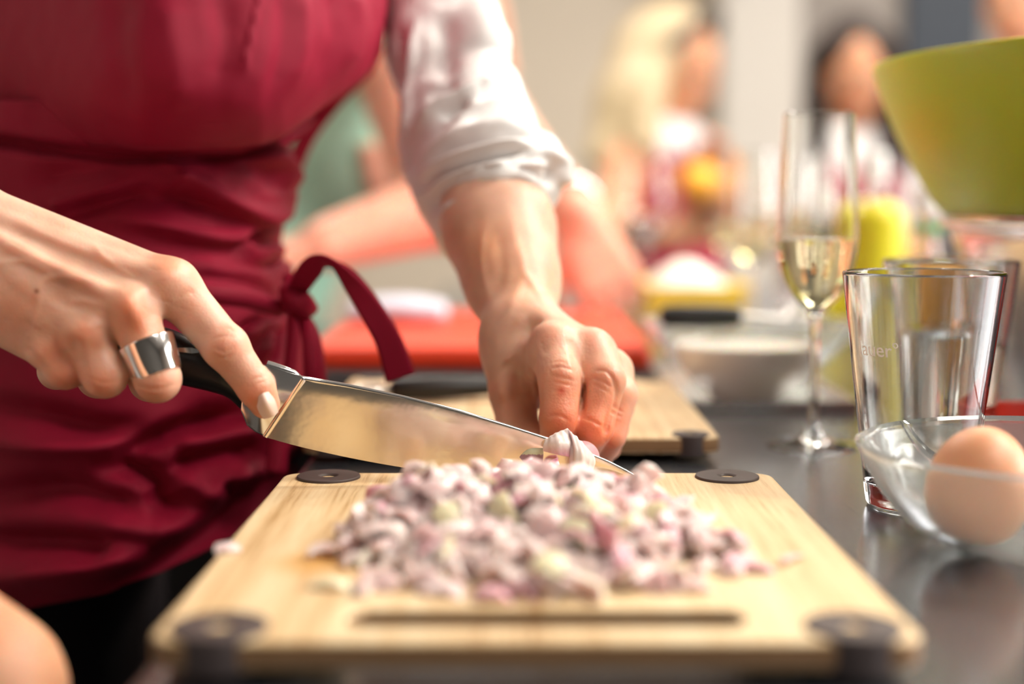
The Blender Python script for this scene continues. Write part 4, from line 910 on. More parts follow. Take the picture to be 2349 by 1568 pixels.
eg.location = (ec[0], ec[1], max(ec[2], TOP + .0036 + eh)); tag(eg, 'brown egg lying in the clear glass bowl', 'egg')
# ---- steel pot carrying the big lime-green bowl
Yg = .87; gx = at(2786, Yg, TOP)
M_pot = simple('polished_pot_steel', (.84, .80, .78), .26, 1.0, noise=.04, scale=12)
rt_, rb_ = gx[0] - at(2207, Yg, zat(500, Yg))[0], gx[0] - at(2320, Yg, zat(950, Yg))[0]
zt_ = zat(500, Yg)
pt = tag(empty('steel_pot', (gx[0], gx[1], TOP)), 'tall tapered steel pot under the lime-green bowl at the right edge', 'pot')
lathe('pot_wall', rr([(0, TOP + .0003), (rb_ - .004, TOP + .0003), (rb_, TOP + .004), (rt_ - .001, zt_ - .012), (rt_ - .001, zt_ - .002), (rt_ - .0025, zt_ - .0005), (rt_ - .0035, zt_ - .003), (rb_ - .003, TOP + .006), (0, TOP + .003)], .002, 3), (gx[0], gx[1], 0), M_pot, pt, 96)
lathe('rolled_rim', [(rt_ + .0035 + .0035 * math.cos(a), zt_ - .004 + .0035 * math.sin(a)) for a in np.linspace(0, 2 * math.pi, 13)], (gx[0], gx[1], 0), M_pot, pt, 96)
M_lime = simple('lime_green_plastic', (.50, .60, .035), .36, noise=.02, sss=.002)
lb = tag(empty('salad_bowl', (gx[0], gx[1], zt_)), 'large lime-green salad bowl set on top of the steel pot', 'bowl')
def rl(x, y): z = zat(y, Yg); return gx[0] - at(x, Yg, z)[0], z
out = [rl(2196, 492), rl(2172, 470), rl(2130, 400), rl(2096, 335), rl(2064, 262), rl(2042, 200), rl(2026, 150)]
so = [tuple(q) for q in catmull(np.array(out), 36)]; si = [(r - .0035, z + .001) for r, z in so[::-1]]
prof = [(0, so[0][1] + .0005), (so[0][0] - .01, so[0][1])] + so + [(so[-1][0] - .0005, so[-1][1] + .003), (so[-1][0] - .003, so[-1][1] + .0035)] + si + [(0, so[0][1] + .005)]
lathe('bowl_shell', prof, (gx[0], gx[1], 0), M_lime, lb, 128)
M_red = simple('red_plastic', (.72, .035, .012), .32, noise=.03)
rp = at(2395, .745)
lathe('red_bowl', rr([(0, TOP + .0004), (.024, TOP + .0004), (.036, TOP + .012), (.041, TOP + .029), (.0385, TOP + .029), (.034, TOP + .013), (.023, TOP + .003), (0, TOP + .003)], .002, 3), (rp[0], rp[1], 0), M_red, None, 64)
o = bpy.data.objects['red_bowl']; tag(o, 'small red plastic bowl behind the glass bowl with the egg', 'bowl')
# ---- juice, oil and water bottles
M_juice = simple('orange_juice', (.95, .50, .04), .3, noise=.05)
jp = at(2146, .98)
jg = tag(empty('juice_glass', tuple(jp)), 'narrow glass of orange juice seen through the two drinking glasses', 'glass')
lathe('glass_wall', rr([(0, TOP + .0005), (.018, TOP + .0005), (.0205, TOP + .1), (.0195, TOP + .1), (.017, TOP + .007), (0, TOP + .006)], .001, 3), (jp[0], jp[1], 0), M_glass, jg, 48)
lathe('orange_juice', [(0, TOP + .0062), (.0190, TOP + .0072), (.0203, TOP + .083), (0, TOP + .083)], (jp[0], jp[1], 0), M_juice, jg, 48)
M_oil = glass('yellow_green_oil', (.85, .76, .03), 1.4, .3); M_oil.node_tree.nodes['Principled BSDF'].inputs['Transmission Weight'].default_value = .35; M_cap = simple('white_plastic', (.88, .88, .86), .4); M_green = simple('green_label', (.05, .40, .16), .5)
def bottle(name, px, Y, r, h, mat_body, cap, label, cat='bottle', lab=None, neck=.3, capr=.012, caph=.022, fill=.75):
    p = at(px, Y); root = tag(empty(name, tuple(p)), label, cat); nk = h * (1 - neck)
    out = [(r * .9, 0), (r, .006), (r, nk * .8), (r * .9, nk * .93), (capr * .95, nk + .25 * (h - nk)), (capr * .85, h)]
    so = [(a, TOP + .0004 + max(b, 0)) for a, b in catmull(np.array(out), 30)]
    inner = [(max(a - .0015, .001), b) for a, b in so[::-1]][:-1]
    lathe('bottle_glass', [(0, TOP + .0004)] + so + inner + [(r * .8, TOP + .004), (0, TOP + .004)], (p[0], p[1], 0), M_glass, root, 48)
    if mat_body is not None:
        li = [(max(a + .0003, .001), b) for a, b in so if TOP + .004 < b < TOP + h * fill]
        lathe('contents', [(0, TOP + .0042), (r * .8, TOP + .0042), (li[0][0], li[0][1])] + li + [(0, li[-1][1])], (p[0], p[1], 0), mat_body, root, 48)
    if cap is not None: lathe('cap', rr([(0, TOP + h + .001), (capr * .8, TOP + h + .001), (capr, TOP + h - .008), (capr, TOP + h + caph), (0, TOP + h + caph)], .002, 3), (p[0], p[1], 0), cap, root, 32)
    if lab is not None: lathe('paper_label', [(r + .0002, TOP + h * .2), (r + .0006, TOP + h * .2), (r + .0006, TOP + h * .5), (r + .0002, TOP + h * .5), (r + .0002, TOP + h * .2)], (p[0], p[1], 0), lab, root, 48)
    return root
bottle('oil_bottle', 1998, 1.5, .032, .165, M_oil, M_cap, 'bottle of yellow-green oil with a white pourer behind the champagne flute', neck=.16, capr=.013, caph=.026, fill=.86)
bottle('water_bottle', 2116, 1.32, .030, .135, M_water, M_cap, 'clear bottle with a white cap and green collar, left of the lime-green bowl', neck=.42, capr=.013, caph=.018, fill=.6, lab=None)
o = at(2116, 1.32); wb = [x for x in bpy.data.objects if x.name.startswith('water_bottle')][0]
lathe('collar', [(.0128, TOP + .110), (.0134, TOP + .110), (.0134, TOP + .119), (.0128, TOP + .119), (.0128, TOP + .110)], (o[0], o[1], 0), M_green, wb, 32)
bottle('dressing_bottle', 1905, 1.66, .030, .135, M_oil, M_cap, 'blurred bottle of pale oil far behind the champagne flute bowl', neck=.16, fill=.7)
# ---- yellow baking dish with flour
M_yel = simple('yellow_enamel', (.86, .60, .06), .35); M_flour = simple('white_flour', (.80, .77, .70), .9, noise=.03, bump=.4, bscale=150)
a_, b_ = at(1488, 1.55), at(1706, 1.55)
yd = tag(empty('baking_dish', ((a_[0] + b_[0]) / 2, 1.65, TOP)), 'yellow rectangular baking dish filled with flour behind the mixing bowl', 'baking dish')
bm = bmesh.new(); x0, x1, y0, y1, h_ = a_[0], b_[0], 1.55, 1.75, .046
for lo, hi in (((x0, y0, TOP + .0005), (x1, y1, TOP + .006)), ((x0, y0, TOP + .006), (x1, y0 + .005, TOP + h_)), ((x0, y1 - .005, TOP + .006), (x1, y1, TOP + h_)), ((x0, y0 + .005, TOP + .006), (x0 + .005, y1 - .005, TOP + h_)), ((x1 - .005, y0 + .005, TOP + .006), (x1, y1 - .005, TOP + h_))): box_bm(lo, hi, bm)
for sx in (-1, 1):
    xx = x0 if sx < 0 else x1; box_bm((min(xx, xx + sx * .016), y0 + .06, TOP + h_ - .008), (max(xx, xx + sx * .016), y1 - .06, TOP + h_ - .001), bm)
bm_obj('dish_wall', bm, M_yel, yd, smooth=False)
N_ = 24; gx_ = np.linspace(x0 + .0052, x1 - .0052, N_); gy_ = np.linspace(y0 + .0052, y1 - .0052, N_)
vs = [(x, y, TOP + 0.036 + .036 * math.sin((x - x0) / (x1 - x0) * math.pi) * math.sin((y - y0) / (y1 - y0) * math.pi) + .002 * mn.noise(Vector((x * 60, y * 60, 0)))) for y in gy_ for x in gx_]
fs = [(j * N_ + i, j * N_ + i + 1, (j + 1) * N_ + i + 1, (j + 1) * N_ + i) for j in range(N_ - 1) for i in range(N_ - 1)]
link('flour_filling', mesh('m', vs, fs), M_flour, yd)
# ---- steel tray with glass mixing bowl and white bowl
M_tray = simple('tray_steel', (.66, .66, .66), .25, 1.0, noise=.05)
tx0, tx1 = at(1560, .945)[0], at(1965, .945)[0]
tr = bm_obj('steel_tray', box_bm((tx0, .938, TOP + .0004), (tx1, 1.20, TOP + .0022)), M_tray, None, smooth=False)
bm = bmesh.new(); bm.from_mesh(tr.data)
for lo, hi in (((tx0, .938, TOP + .0022), (tx1, .941, TOP + .007)), ((tx0, 1.197, TOP + .0022), (tx1, 1.2, TOP + .007)), ((tx0, .941, TOP + .0022), (tx0 + .003, 1.197, TOP + .007)), ((tx1 - .003, .941, TOP + .0022), (tx1, 1.197, TOP + .007))): box_bm(lo, hi, bm)
bm.to_mesh(tr.data); bm.free(); tag(tr, 'shallow steel tray under the white bowl and the glass mixing bowl', 'tray')
T2 = TOP + .0024
mp_ = at(1716, 1.105); mb = tag(empty('mixing_bowl', (mp_[0], mp_[1], T2)), 'wide clear glass mixing bowl behind the white bowl of cream', 'bowl')
out = [(.040, 0), (.050, .006), (.064, .018), (.076, .031), (.083, .042)]
so = [(a, T2 + max(b, 0)) for a, b in catmull(np.array(out), 24)]; si = [(a - .0026, b + .0015) for a, b in so[::-1]]
lathe('bowl_glass', [(0, T2)] + so + [(.0840, T2 + .0445), (.0812, T2 + .0450)] + si + [(0, T2 + .003)], (mp_[0], mp_[1], 0), M_bowlglass, mb, 72)
M_porc = simple('white_porcelain', (.86, .83, .80), .22, noise=.02); M_cream = simple('thick_cream', (.93, .90, .82), .5, noise=.03, sss=.004)
wp = at(1708, .992); wbw = tag(empty('porcelain_bowl', (wp[0], wp[1], T2)), 'small white bowl filled with cream, left of the flute stem', 'bowl')
out = [(.022, 0), (.026, .003), (.038, .013), (.046, .024), (.050, .036)]
so = [(a, T2 + max(b, 0)) for a, b in catmull(np.array(out), 24)]; si = [(a - .0025, b + .001) for a, b in so[::-1]]
lathe('bowl_wall', [(0, T2)] + so + [(.049, T2 + .038), (.0478, T2 + .0378)] + si + [(0, T2 + .003)], (wp[0], wp[1], 0), M_porc, wbw, 64)
lathe('cream', [(.0462, T2 + .033), (.040, T2 + .0365), (.02, T2 + .0385), (0, T2 + .039)], (wp[0], wp[1], 0), M_cream, wbw, 48)
# black-handled whisk resting across the mixing bowl
zz = T2 + .0445
wh = tag(empty('whisk', tuple(at(1600, 1.045, zz))), 'whisk with a thick black handle resting across the glass mixing bowl', 'whisk')
A_, B_ = at(1512, 1.04, zz + .0085), at(1702, 1.04, zz + .0085); C2_ = at(1800, 1.06, zz + .004); E_ = at(1872, 1.09, zz + .012)
tube('whisk_handle', [A_, A_ + (B_ - A_) * .08, A_ + (B_ - A_) * .5, A_ + (B_ - A_) * .92, B_], [.004, .0078, .0085, .0075, .004], M_black, wh, 20, n=24)
tube('shank', [B_ - (B_ - A_) * .02, C2_], .0028, M_steelp, wh, 12)
dv = (E_ - C2_); side = np.cross(dv, (0, 0, 1)); side /= np.linalg.norm(side); upv = np.cross(side, dv); upv /= np.linalg.norm(upv)
for k in range(5):
    a = math.pi * k / 5; q = side * math.cos(a) + upv * math.sin(a)
    tube('wire_loop', [C2_, C2_ + dv * .45 + q * .009, C2_ + dv * .85 + q * .010, E_, C2_ + dv * .85 - q * .010, C2_ + dv * .45 - q * .009, C2_], .0006, M_steelp, wh, 6, n=26)
# ---- hob, red board, package, peeler on the rear board
hob = bm_obj('induction_hob', box_bm((-.165, 1.065, TOP + .0003), (at(1500, 1.09)[0], 1.60, TOP + .007)), simple('black_hob_glass', (.005, .005, .006), .55, noise=.1, spec=.15), None, smooth=False, bevel=(.0015, 2))
tag(hob, 'flat black glass hob under the red cutting board', 'hob')
M_redb = simple('red_cutting_board_plastic', (.80, .06, .02), .42, noise=.03)
rb = bm_obj('cutting_board', box_bm((-.160, 1.115, TOP + .0075), (at(1492, 1.12)[0], 1.50, TOP + .0255)), M_redb, None, smooth=True, bevel=(.004, 3))
tag(rb, 'thick bright red plastic cutting board behind the cook', 'cutting board')
pc = P(915, 690, 1.36)
v_, q_ = sdf_mesh([el((pc[0], pc[1], TOP + .0258 + .013), (.048, .03, .012), .004), rc((pc[0] - .04, pc[1] - .015, TOP + .036), (pc[0] + .04, pc[1] - .015, TOP + .034), .009, .008, .006)], .0025, clip=lambda Fd, X, Y, Z: np.maximum(Fd, TOP + .0257 - Z[None, None, :]))
o = link('food_package', quadmesh('m', relax(v_, q_, 1), q_), simple('pale_blue_plastic_wrap', (.62, .68, .84), .25, noise=.25, scale=40)); tag(o, 'small pale blue and white food package on the red cutting board', 'package')
zr = BOARD_Z + .0085
pl = tag(empty('vegetable_peeler', tuple(G(980, 905, zr))), 'peeler with a black handle lying on the left of the rear cutting board', 'peeler')
a_, b_ = G(893, 893, zr), G(1140, 884, zr)
tube('peeler_handle', [a_, a_ + (b_ - a_) * .1, (a_ + b_) / 2, b_], [.004, .0072, .0078, .006], M_black, pl, 18, n=20)
tube('peeler_blade', [a_, a_ - (b_ - a_) * .1 + np.array([0, .008, 0]), a_ - (b_ - a_) * .32 + np.array([0, .008, 0]), a_ - (b_ - a_) * .36 + np.array([0, -.004, 0]), a_ - (b_ - a_) * .30 + np.array([0, -.012, 0]), a_ - (b_ - a_) * .1 + np.array([0, -.012, 0]), a_], .0022, M_steelp, pl, 8, n=40)
# ================================================================== shallots
def shallot_mat():
    m, N, L, b = mat_new('cut_shallot')
    at_ = N.new('ShaderNodeAttribute'); at_.attribute_name = 'Col'
    tc = N.new('ShaderNodeTexCoord'); mp = N.new('ShaderNodeMapping'); mp.inputs['Scale'].default_value = (1, .12, 1); L.new(tc.outputs['Object'], mp.inputs[0])
    nz = N.new('ShaderNodeTexNoise'); nz.inputs['Scale'].default_value = 500; L.new(mp.outputs[0], nz.inputs['Vector'])
    cr = N.new('ShaderNodeValToRGB'); cr.color_ramp.elements[0].color = (.86, .82, .84, 1); cr.color_ramp.elements[1].color = (1.03, 1.03, 1.03, 1); L.new(nz.outputs['Fac'], cr.inputs[0])
    mx = N.new('ShaderNodeMix'); mx.data_type = 'RGBA'; mx.blend_type = 'MULTIPLY'; mx.inputs[0].default_value = 1; L.new(at_.outputs['Color'], mx.inputs[6]); L.new(cr.outputs[0], mx.inputs[7])
    L.new(mx.outputs[2], b.inputs['Base Color']); b.inputs['Roughness'].default_value = .28; b.inputs['Subsurface Weight'].default_value = 1
    b.inputs['Subsurface Radius'].default_value = (1, .8, .75); b.inputs['Subsurface Scale'].default_value = .004
    return m
M_shal = shallot_mat()
PALE, PINK, PURP, YEL = np.array((.78, .68, .64)), np.array((.76, .47, .51)), np.array((.45, .16, .26)), np.array((.78, .74, .50))
PTONE = []
def piece_mesh(rg):
    """a diced bit of shallot: a few curved layers, pink outside, pale inside"""
    w, l, t = rg.uniform(.0056, .0098), rg.uniform(.0066, .0145), rg.uniform(.0020, .0040); R = rg.uniform(.007, .016); n, m_ = 8, 5; wob = rg.normal(0, .00022, (2, 5, 8))
    skin = rg.random(); vs, cs = [], []
    outer = PALE * (1 - skin * .75) + PINK * skin * .75 if skin < .8 else PINK * .7 + PURP * .3
    if rg.random() < .16: outer = YEL
    taper = rg.uniform(.55, 1); skew = rg.uniform(-.3, .3)
    for s in (0, 1):
        for j in range(m_):
            for i in range(n):
                u = (i / (n - 1) - .5); v = (j / (m_ - 1) - .5); a = u * w / R * (1 + (taper - 1) * (v + .5)); rr_ = R + (t if s else 0) * (1 - .2 * abs(v))
                rr_ += wob[s, j, i]; vs.append((rr_ * math.sin(a) + skew * v * w, v * l + .0004 * math.sin(7 * u + 3 * v), rr_ * math.cos(a) - R - t / 2 - .5 * (v * l) ** 2 / R))
                cs.append(outer if s else PALE * .97)
    fs = []; o_ = n * m_
    for j in range(m_ - 1):
        for i in range(n - 1):
            a = j * n + i; fs += [(a, a + n, a + n + 1, a + 1), (o_ + a, o_ + a + 1, o_ + a + n + 1, o_ + a + n)]
    bd = list(range(n)) + [j * n + n - 1 for j in range(1, m_)] + [(m_ - 1) * n + i for i in range(n - 2, -1, -1)] + [j * n for j in range(m_ - 2, 0, -1)]
    for a, b in zip(bd, bd[1:] + bd[:1]): fs.append((a, b, b + o_, a + o_))
    PTONE.append('yellowish' if outer is YEL else 'pale' if skin < .3 else 'pale pink' if skin < .8 else 'purplish pink')
    me = quadmesh('shallot_piece', np.array(vs), np.array(fs), np.array(cs)); me.set_sharp_from_angle(angle=1.0); me.materials.append(M_shal); return me
rg = np.random.default_rng(11)
PM = [piece_mesh(rg) for _ in range(26)]
zb_ = BOARD_Z
cell = .0012; ox, oy = -.16, .36; HM = np.zeros((280, 260))
def hm_ix(x, y): return int((x - ox) / cell), int((y - oy) / cell)
# the mound: outline in plan and target height
XC = .5 * (G(1240, 1250, zb_)[0] + G(1240, 1250, zb_)[0])
def mound(x, y):
    # plan coordinates come from the two ends of the heap; nearer edge Y~.434, rear edge Y~.61
    u = (x - .009) / .0775; v = (y - .508) / .076
    d = math.hypot(u * (1.0 + .10 * v), v); base = max(0, 1 - d ** 2.2)
    return base
def drop(me, x, y, label, group, rot, tilt, lift=0):
    o = bpy.data.objects.new('shallot_piece', me); COL.objects.link(o)
    i, j = hm_ix(x, y); r = 2; reg = HM[max(i - r, 0):i + r + 1, max(j - r, 0):j + r + 1]
    z = reg.mean() * .6 + reg.max() * .4 if reg.size else 0
    o.rotation_euler = (tilt[0], tilt[1], rot); o.location = (x, y, zb_ + z + .0022 + lift)
    hh = z + .0034
    HM[max(i - r, 0):i + r + 1, max(j - r, 0):j + r + 1] = np.maximum(reg, hh)
    tag(o, label, 'shallot piece', group)
    return o
LAB = 'diced pale pink shallot piece in the heap on the front cutting board'; GRP = 'diced shallot pieces heaped on the front cutting board'
# hidden core of the heap (chopped mass nobody could count)
core_r = [el((.006, .520, zb_ + .002), (.064, .060, .0125), .01), el((-.020, .530, zb_ + .002), (.040, .036, .0155), .01), el((.034, .522, zb_ + .000), (.032, .036, .011), .01)]
v_, q_ = sdf_mesh(core_r, .0014, clip=lambda Fd, X, Y, Z: np.maximum(Fd, zb_ + .0003 - Z[None, None, :])); n_ = vnormals(v_, q_)
dd = np.array([mn.cell(Vector(p) * 260) for p in v_]); d2 = np.array([mn.noise(Vector(p) * 150) for p in v_])
v2 = v_ + n_ * (dd * .0022 + d2 * .0012)[:, None]; v2[:, 2] = np.maximum(v2[:, 2], zb_ + .0002)
mixc = np.clip(d2 * 1.2 + .45, 0, 1)[:, None]; o = link('chopped_shallot_mass', quadmesh('m', v2, q_, PALE * (1 - mixc * .5) + PINK * mixc * .5), M_shal)
tag(o, 'fine chopped shallot filling the inside of the heap on the front board', 'chopped shallot', None, 'stuff')
# raise the height map to the core
for i in range(HM.shape[0]):
    for j in range(HM.shape[1]):
        x, y = ox + i * cell, oy + j * cell; h = 0
        for p in core_r:
            q = 1 - ((x - p[1][0]) / p[2][0]) ** 2 - ((y - p[1][1]) / p[2][1]) ** 2
            if q > 0: h = max(h, p[1][2] - zb_ + p[2][2] * math.sqrt(q))
        HM[i, j] = h
cnt = 0
while cnt < 235:
    x, y = rg.uniform(-.078, .094), rg.uniform(.43, .60)
    if rg.random() > mound(x, y) ** .35 * 1.0 or mound(x, y) <= .02: continue
    h = HM[hm_ix(x, y)]
    ki = int(rg.integers(26)); u_ = (x - .009) / .0775; w_ = (y - .508) / .076
    reg_ = 'at the left end' if u_ < -.55 else 'at the right end' if u_ > .55 else 'at the front foot' if w_ < -.45 else 'on the rear slope' if w_ > .45 else ('on the left half' if u_ < 0 else 'on the right half')
    drop(PM[ki], x, y, PTONE[ki] + ' diced shallot piece ' + reg_ + ' of the heap on the front board', GRP, rg.uniform(0, 6.28), (rg.normal(0, .7), rg.normal(0, .7)), lift=.0008 if h > .003 else 0); cnt += 1
# loose bits beside the heap, each told by its place
LO = [((1650, 1245), 'small white shallot piece lying right of the heap on the front board'), ((1740, 1298), 'rightmost pair-like pale shallot bit on the front board, near its right edge'), ((1815, 1275), 'thin pale shallot shred farthest to the right on the front board'),
      ((1690, 1285), 'pale shallot bit between the heap and the right edge of the front board'), ((1625, 1262), 'shallot piece touching the right end of the heap'), ((1556, 1163), 'thin purple shallot sliver behind the right end of the heap'),
      ((765, 1332), 'flat pale shallot piece farthest left in front of the heap'), ((835, 1345), 'rounded pale shallot piece just in front of the left end of the heap'), ((990, 1345), 'bright white shallot piece at the front foot of the heap, left of middle'),
      ((850, 1166), 'tiny green-brown shallot tip at the rear left of the heap'), ((522, 1252), 'white shallot shred hanging over the left edge of the front board'), ((1590, 1340), 'shallot piece at the front right foot of the heap')]
for k, ((x, y), lb_) in enumerate(LO):
    p = G(x, y, zb_ + .002); o = bpy.data.objects.new('shallot_piece', PM[(k * 7 + 3) % 26]); COL.objects.link(o); o.location = p; o.rotation_euler = (.1, .1, k * 1.3); tag(o, lb_, 'shallot piece', GRP)
    if 'thin' in lb_: o.scale = (.45, 1.2, .4)
    if 'tiny' in lb_: o.scale = (.5, .5, .5)
# the tall piece standing up on the heap
def curved_slab(name, pts, w, t, col0, col1, label, n=16):
    P_ = catmull(np.array([P(*p) for p in pts]), n); W_ = catmull(np.array([[x * P_[0][1] / F] for x in w]), n)[:, 0]; vs, cs = [], []
    for i in range(n):
        tn = P_[min(i + 1, n - 1)] - P_[max(i - 1, 0)]; tn /= np.linalg.norm(tn); cam_ = np.array([0, 0, CAMZ]) - P_[i]; cam_ /= np.linalg.norm(cam_); sd = np.cross(tn, cam_); sd /= np.linalg.norm(sd)
        for s, dpt in ((-1, -.6), (-.5, .1), (0, .35), (.5, .1), (1, -.6)):
            vs.append(P_[i] + sd * s * W_[i] / 2 + cam_ * (dpt * t)); cs.append(col0 + (col1 - col0) * (i / n))
        for s, dpt in ((1, -1.4), (0, -.6), (-1, -1.4)): vs.append(P_[i] + sd * s * W_[i] / 2 * .96 + cam_ * (dpt * t)); cs.append(PALE)
    k = 8; fs = [(i * k + a, i * k + (a + 1) % k, (i + 1) * k + (a + 1) % k, (i + 1) * k + a) for i in range(n - 1) for a in range(k)]
    fs += [(0, 1, 6, 7), (1, 2, 3, 5), (3, 4, 5, 5)][:1]
    e = (n - 1) * k; caps = [(1, 2, 5, 6), (2, 3, 4, 5), (0, 1, 6, 7)]
    fs += [c for c in caps[:2]] + [tuple(e + q for q in c[::-1]) for c in caps]
    me = quadmesh(name, np.array(vs), np.array(fs), np.array(cs)); me.validate(); bm = bmesh.new(); bm.from_mesh(me); bmesh.ops.recalc_face_normals(bm, faces=bm.faces); bm.to_mesh(me); bm.free()
    return tag(link(name, me, M_shal), label, 'shallot piece', GRP)
curved_slab('shallot_piece', [(1135, 1140, .600), (1150, 1095, .601), (1160, 1068, .602), (1163, 1052, .602)], [46, 46, 38, 26], .0016, PINK, PALE, 'long pale pink shallot stick standing upright at the top of the heap')
curved_slab('shallot_piece', [(915, 1160, .585), (925, 1120, .587), (932, 1100, .588)], [70, 62, 30], .002, PALE, PALE, 'pointed white shallot piece on the rear left shoulder of the heap')
curved_slab('shallot_piece', [(880, 1185, .565), (860, 1150, .568), (850, 1140, .569)], [30, 50, 26], .002, PINK, PALE, 'pink-edged shallot piece at the rear left end of the heap')
# the half shallot under the fingertips, its petals falling open over the blade
bulb = tag(empty('shallot', tuple(G(1310, 1095, zb_))), 'half shallot held by the fingertips, its pale petals opening in front of the blade', 'shallot')
def petal(name, grid, col_fn, f=None, th=.0011):
    o = patch(name, grid, th, None, bulb, 22, 22, f); me = o.data; me.materials.clear(); me.materials.append(M_shal)
    n = len(me.vertices); co = np.empty(n * 3, np.float32); me.vertices.foreach_get('co', co); px, py, _ = proj(co.reshape(-1, 3)); setcol(me, col_fn(px, py)); return o
def ribs(k, amp): return lambda nx, ny: amp * np.sin(np.linspace(0, k * math.pi, nx))[None, :] * np.ones((ny, 1))
KF = kd(1290)
def c1(px, py):
    t = np.clip((py - 1020) / 32, 0, 1)[:, None]; s = np.clip(.5 + .5 * np.sin(px * .55 - py * .25), 0, 1)[:, None] * .25
    return PALE * (1 - t) * (1 - s * .3) + (PURP * 1.25) * t * (.75 + s)
petal('petal', [[(1252, 1010, KF - .004), (1275, 995, KF - .006), (1302, 983, KF - .004)], [(1248, 1022, KF - .008), (1280, 1012, KF - .012), (1325, 1020, KF - .008)], [(1247, 1034, KF - .008), (1282, 1043, KF - .013), (1320, 1050, KF - .010)]], c1, ribs(9, .00015))
def c2(px, py):
    t = np.clip((1322 - px) / 20, 0, 1)[:, None]; s = np.clip(.5 + .5 * np.sin(px * .5 + py * .1), 0, 1)[:, None] * .2
    return PALE * (1 - t) * (1 - s * .3) + PINK * .9 * t
petal('petal', [[(1304, 984, KF - .004), (1318, 1000, KF - .008), (1342, 1024, KF - .005)], [(1308, 1035, KF - .011), (1332, 1040, KF - .014), (1364, 1056, KF - .008)], [(1306, 1085, KF - .012), (1328, 1098, KF - .014), (1350, 1092, KF - .008)], [(1318, 1104, KF - .010), (1332, 1106, KF - .012), (1345, 1098, KF - .008)]], c2, ribs(8, .0003))
petal('petal', [[(1238, 1086, KF - .003), (1256, 1062, KF - .006), (1278, 1050, KF - .004)], [(1244, 1098, KF - .006), (1266, 1078, KF - .010), (1282, 1066, KF - .006)]], lambda px, py: np.tile(PURP * 1.5, (len(px), 1)))
petal('petal', [[(1192, 1048, KF - .0018), (1210, 1026, KF - .002), (1244, 1018, KF - .0018)], [(1200, 1058, KF - .0024), (1222, 1046, KF - .0032), (1246, 1038, KF - .0024)], [(1206, 1066, KF - .0018), (1224, 1070, KF - .002), (1244, 1074, KF - .0018)]],
      lambda px, py: np.where((py < 1042)[:, None], YEL, PURP * .55 + PALE * .25) * np.ones((len(px), 1)))
petal('petal', [[(1334, 1094, KF - .012), (1355, 1086, KF - .013), (1376, 1090, KF - .011)], [(1332, 1112, KF - .013), (1352, 1110, KF - .014), (1374, 1104, KF - .012)]], lambda px, py: np.tile(PALE, (len(px), 1)))
petal('petal', [[(1370, 1100, KF - .009), (1405, 1098, KF - .009), (1436, 1102, KF - .007)], [(1366, 1118, KF - .014), (1404, 1117, KF - .014), (1444, 1114, KF - .010)]], lambda px, py: np.tile(PALE * 1.02, (len(px), 1)))
v_, q_ = sdf_mesh([el(P(1318, 1062, KF + .014), (.0085, .007, .0095), .003), el(P(1336, 1050, KF + .020), (.008, .008, .008), .003)], .0007)
o = link('uncut_half', quadmesh('m', relax(v_, q_, 1), q_, np.tile(PINK * .9, (len(v_), 1))), M_shal, bulb)
# ================================================================== people in the background
M_iris = simple('brown_iris', (.05, .025, .012), .2)
def rotz(v):
    f = np.array(v, float); f /= np.linalg.norm(f); s = np.cross(f, (0, 0, 1)); s /= np.linalg.norm(s); u = np.cross(s, f); return np.stack([s, f, u], 1)
def hand(w, d, spread, s=1.0, r=.0078):
    """simple five-fingered hand: wrist point, pointing direction, palm side vector"""
    w, d, p = (np.array(x, float) for x in (w, d, spread)); d /= np.linalg.norm(d); p = p - d * (p @ d); p /= np.linalg.norm(p); nrm = np.cross(d, p); out = []
    if nrm[2] > 0: nrm = -nrm
    for k, (off, L1) in enumerate(((-.030, .060), (-.010, .072), (.010, .068), (.029, .052))):
        a = w + p * off * .5 * s; b = w + (d * .075 + p * off) * s; c_ = b + (d * .6 + nrm * .35) * L1 * .75 * s; e = c_ + (d * .35 + nrm * .8) * L1 * .5 * s
        out += [rc(a, b, .015 * s, .011 * s, .008), rc(b, c_, .0095 * s, r * s, .003), rc(c_, e, r * s, .0062 * s, .002)]
    t = w + (d * .028 + p * -.028) * s; t2 = t + (d * .03 - p * .026 + nrm * .012) * s; t3 = t2 + (d * .028 - p * .004 + nrm * .012) * s
    out += [rc(w, t, .015 * s, .012 * s, .008), rc(t, t2, .012 * s, .0095 * s, .003), rc(t2, t3, .0095 * s, .007 * s, .003)]
    return out
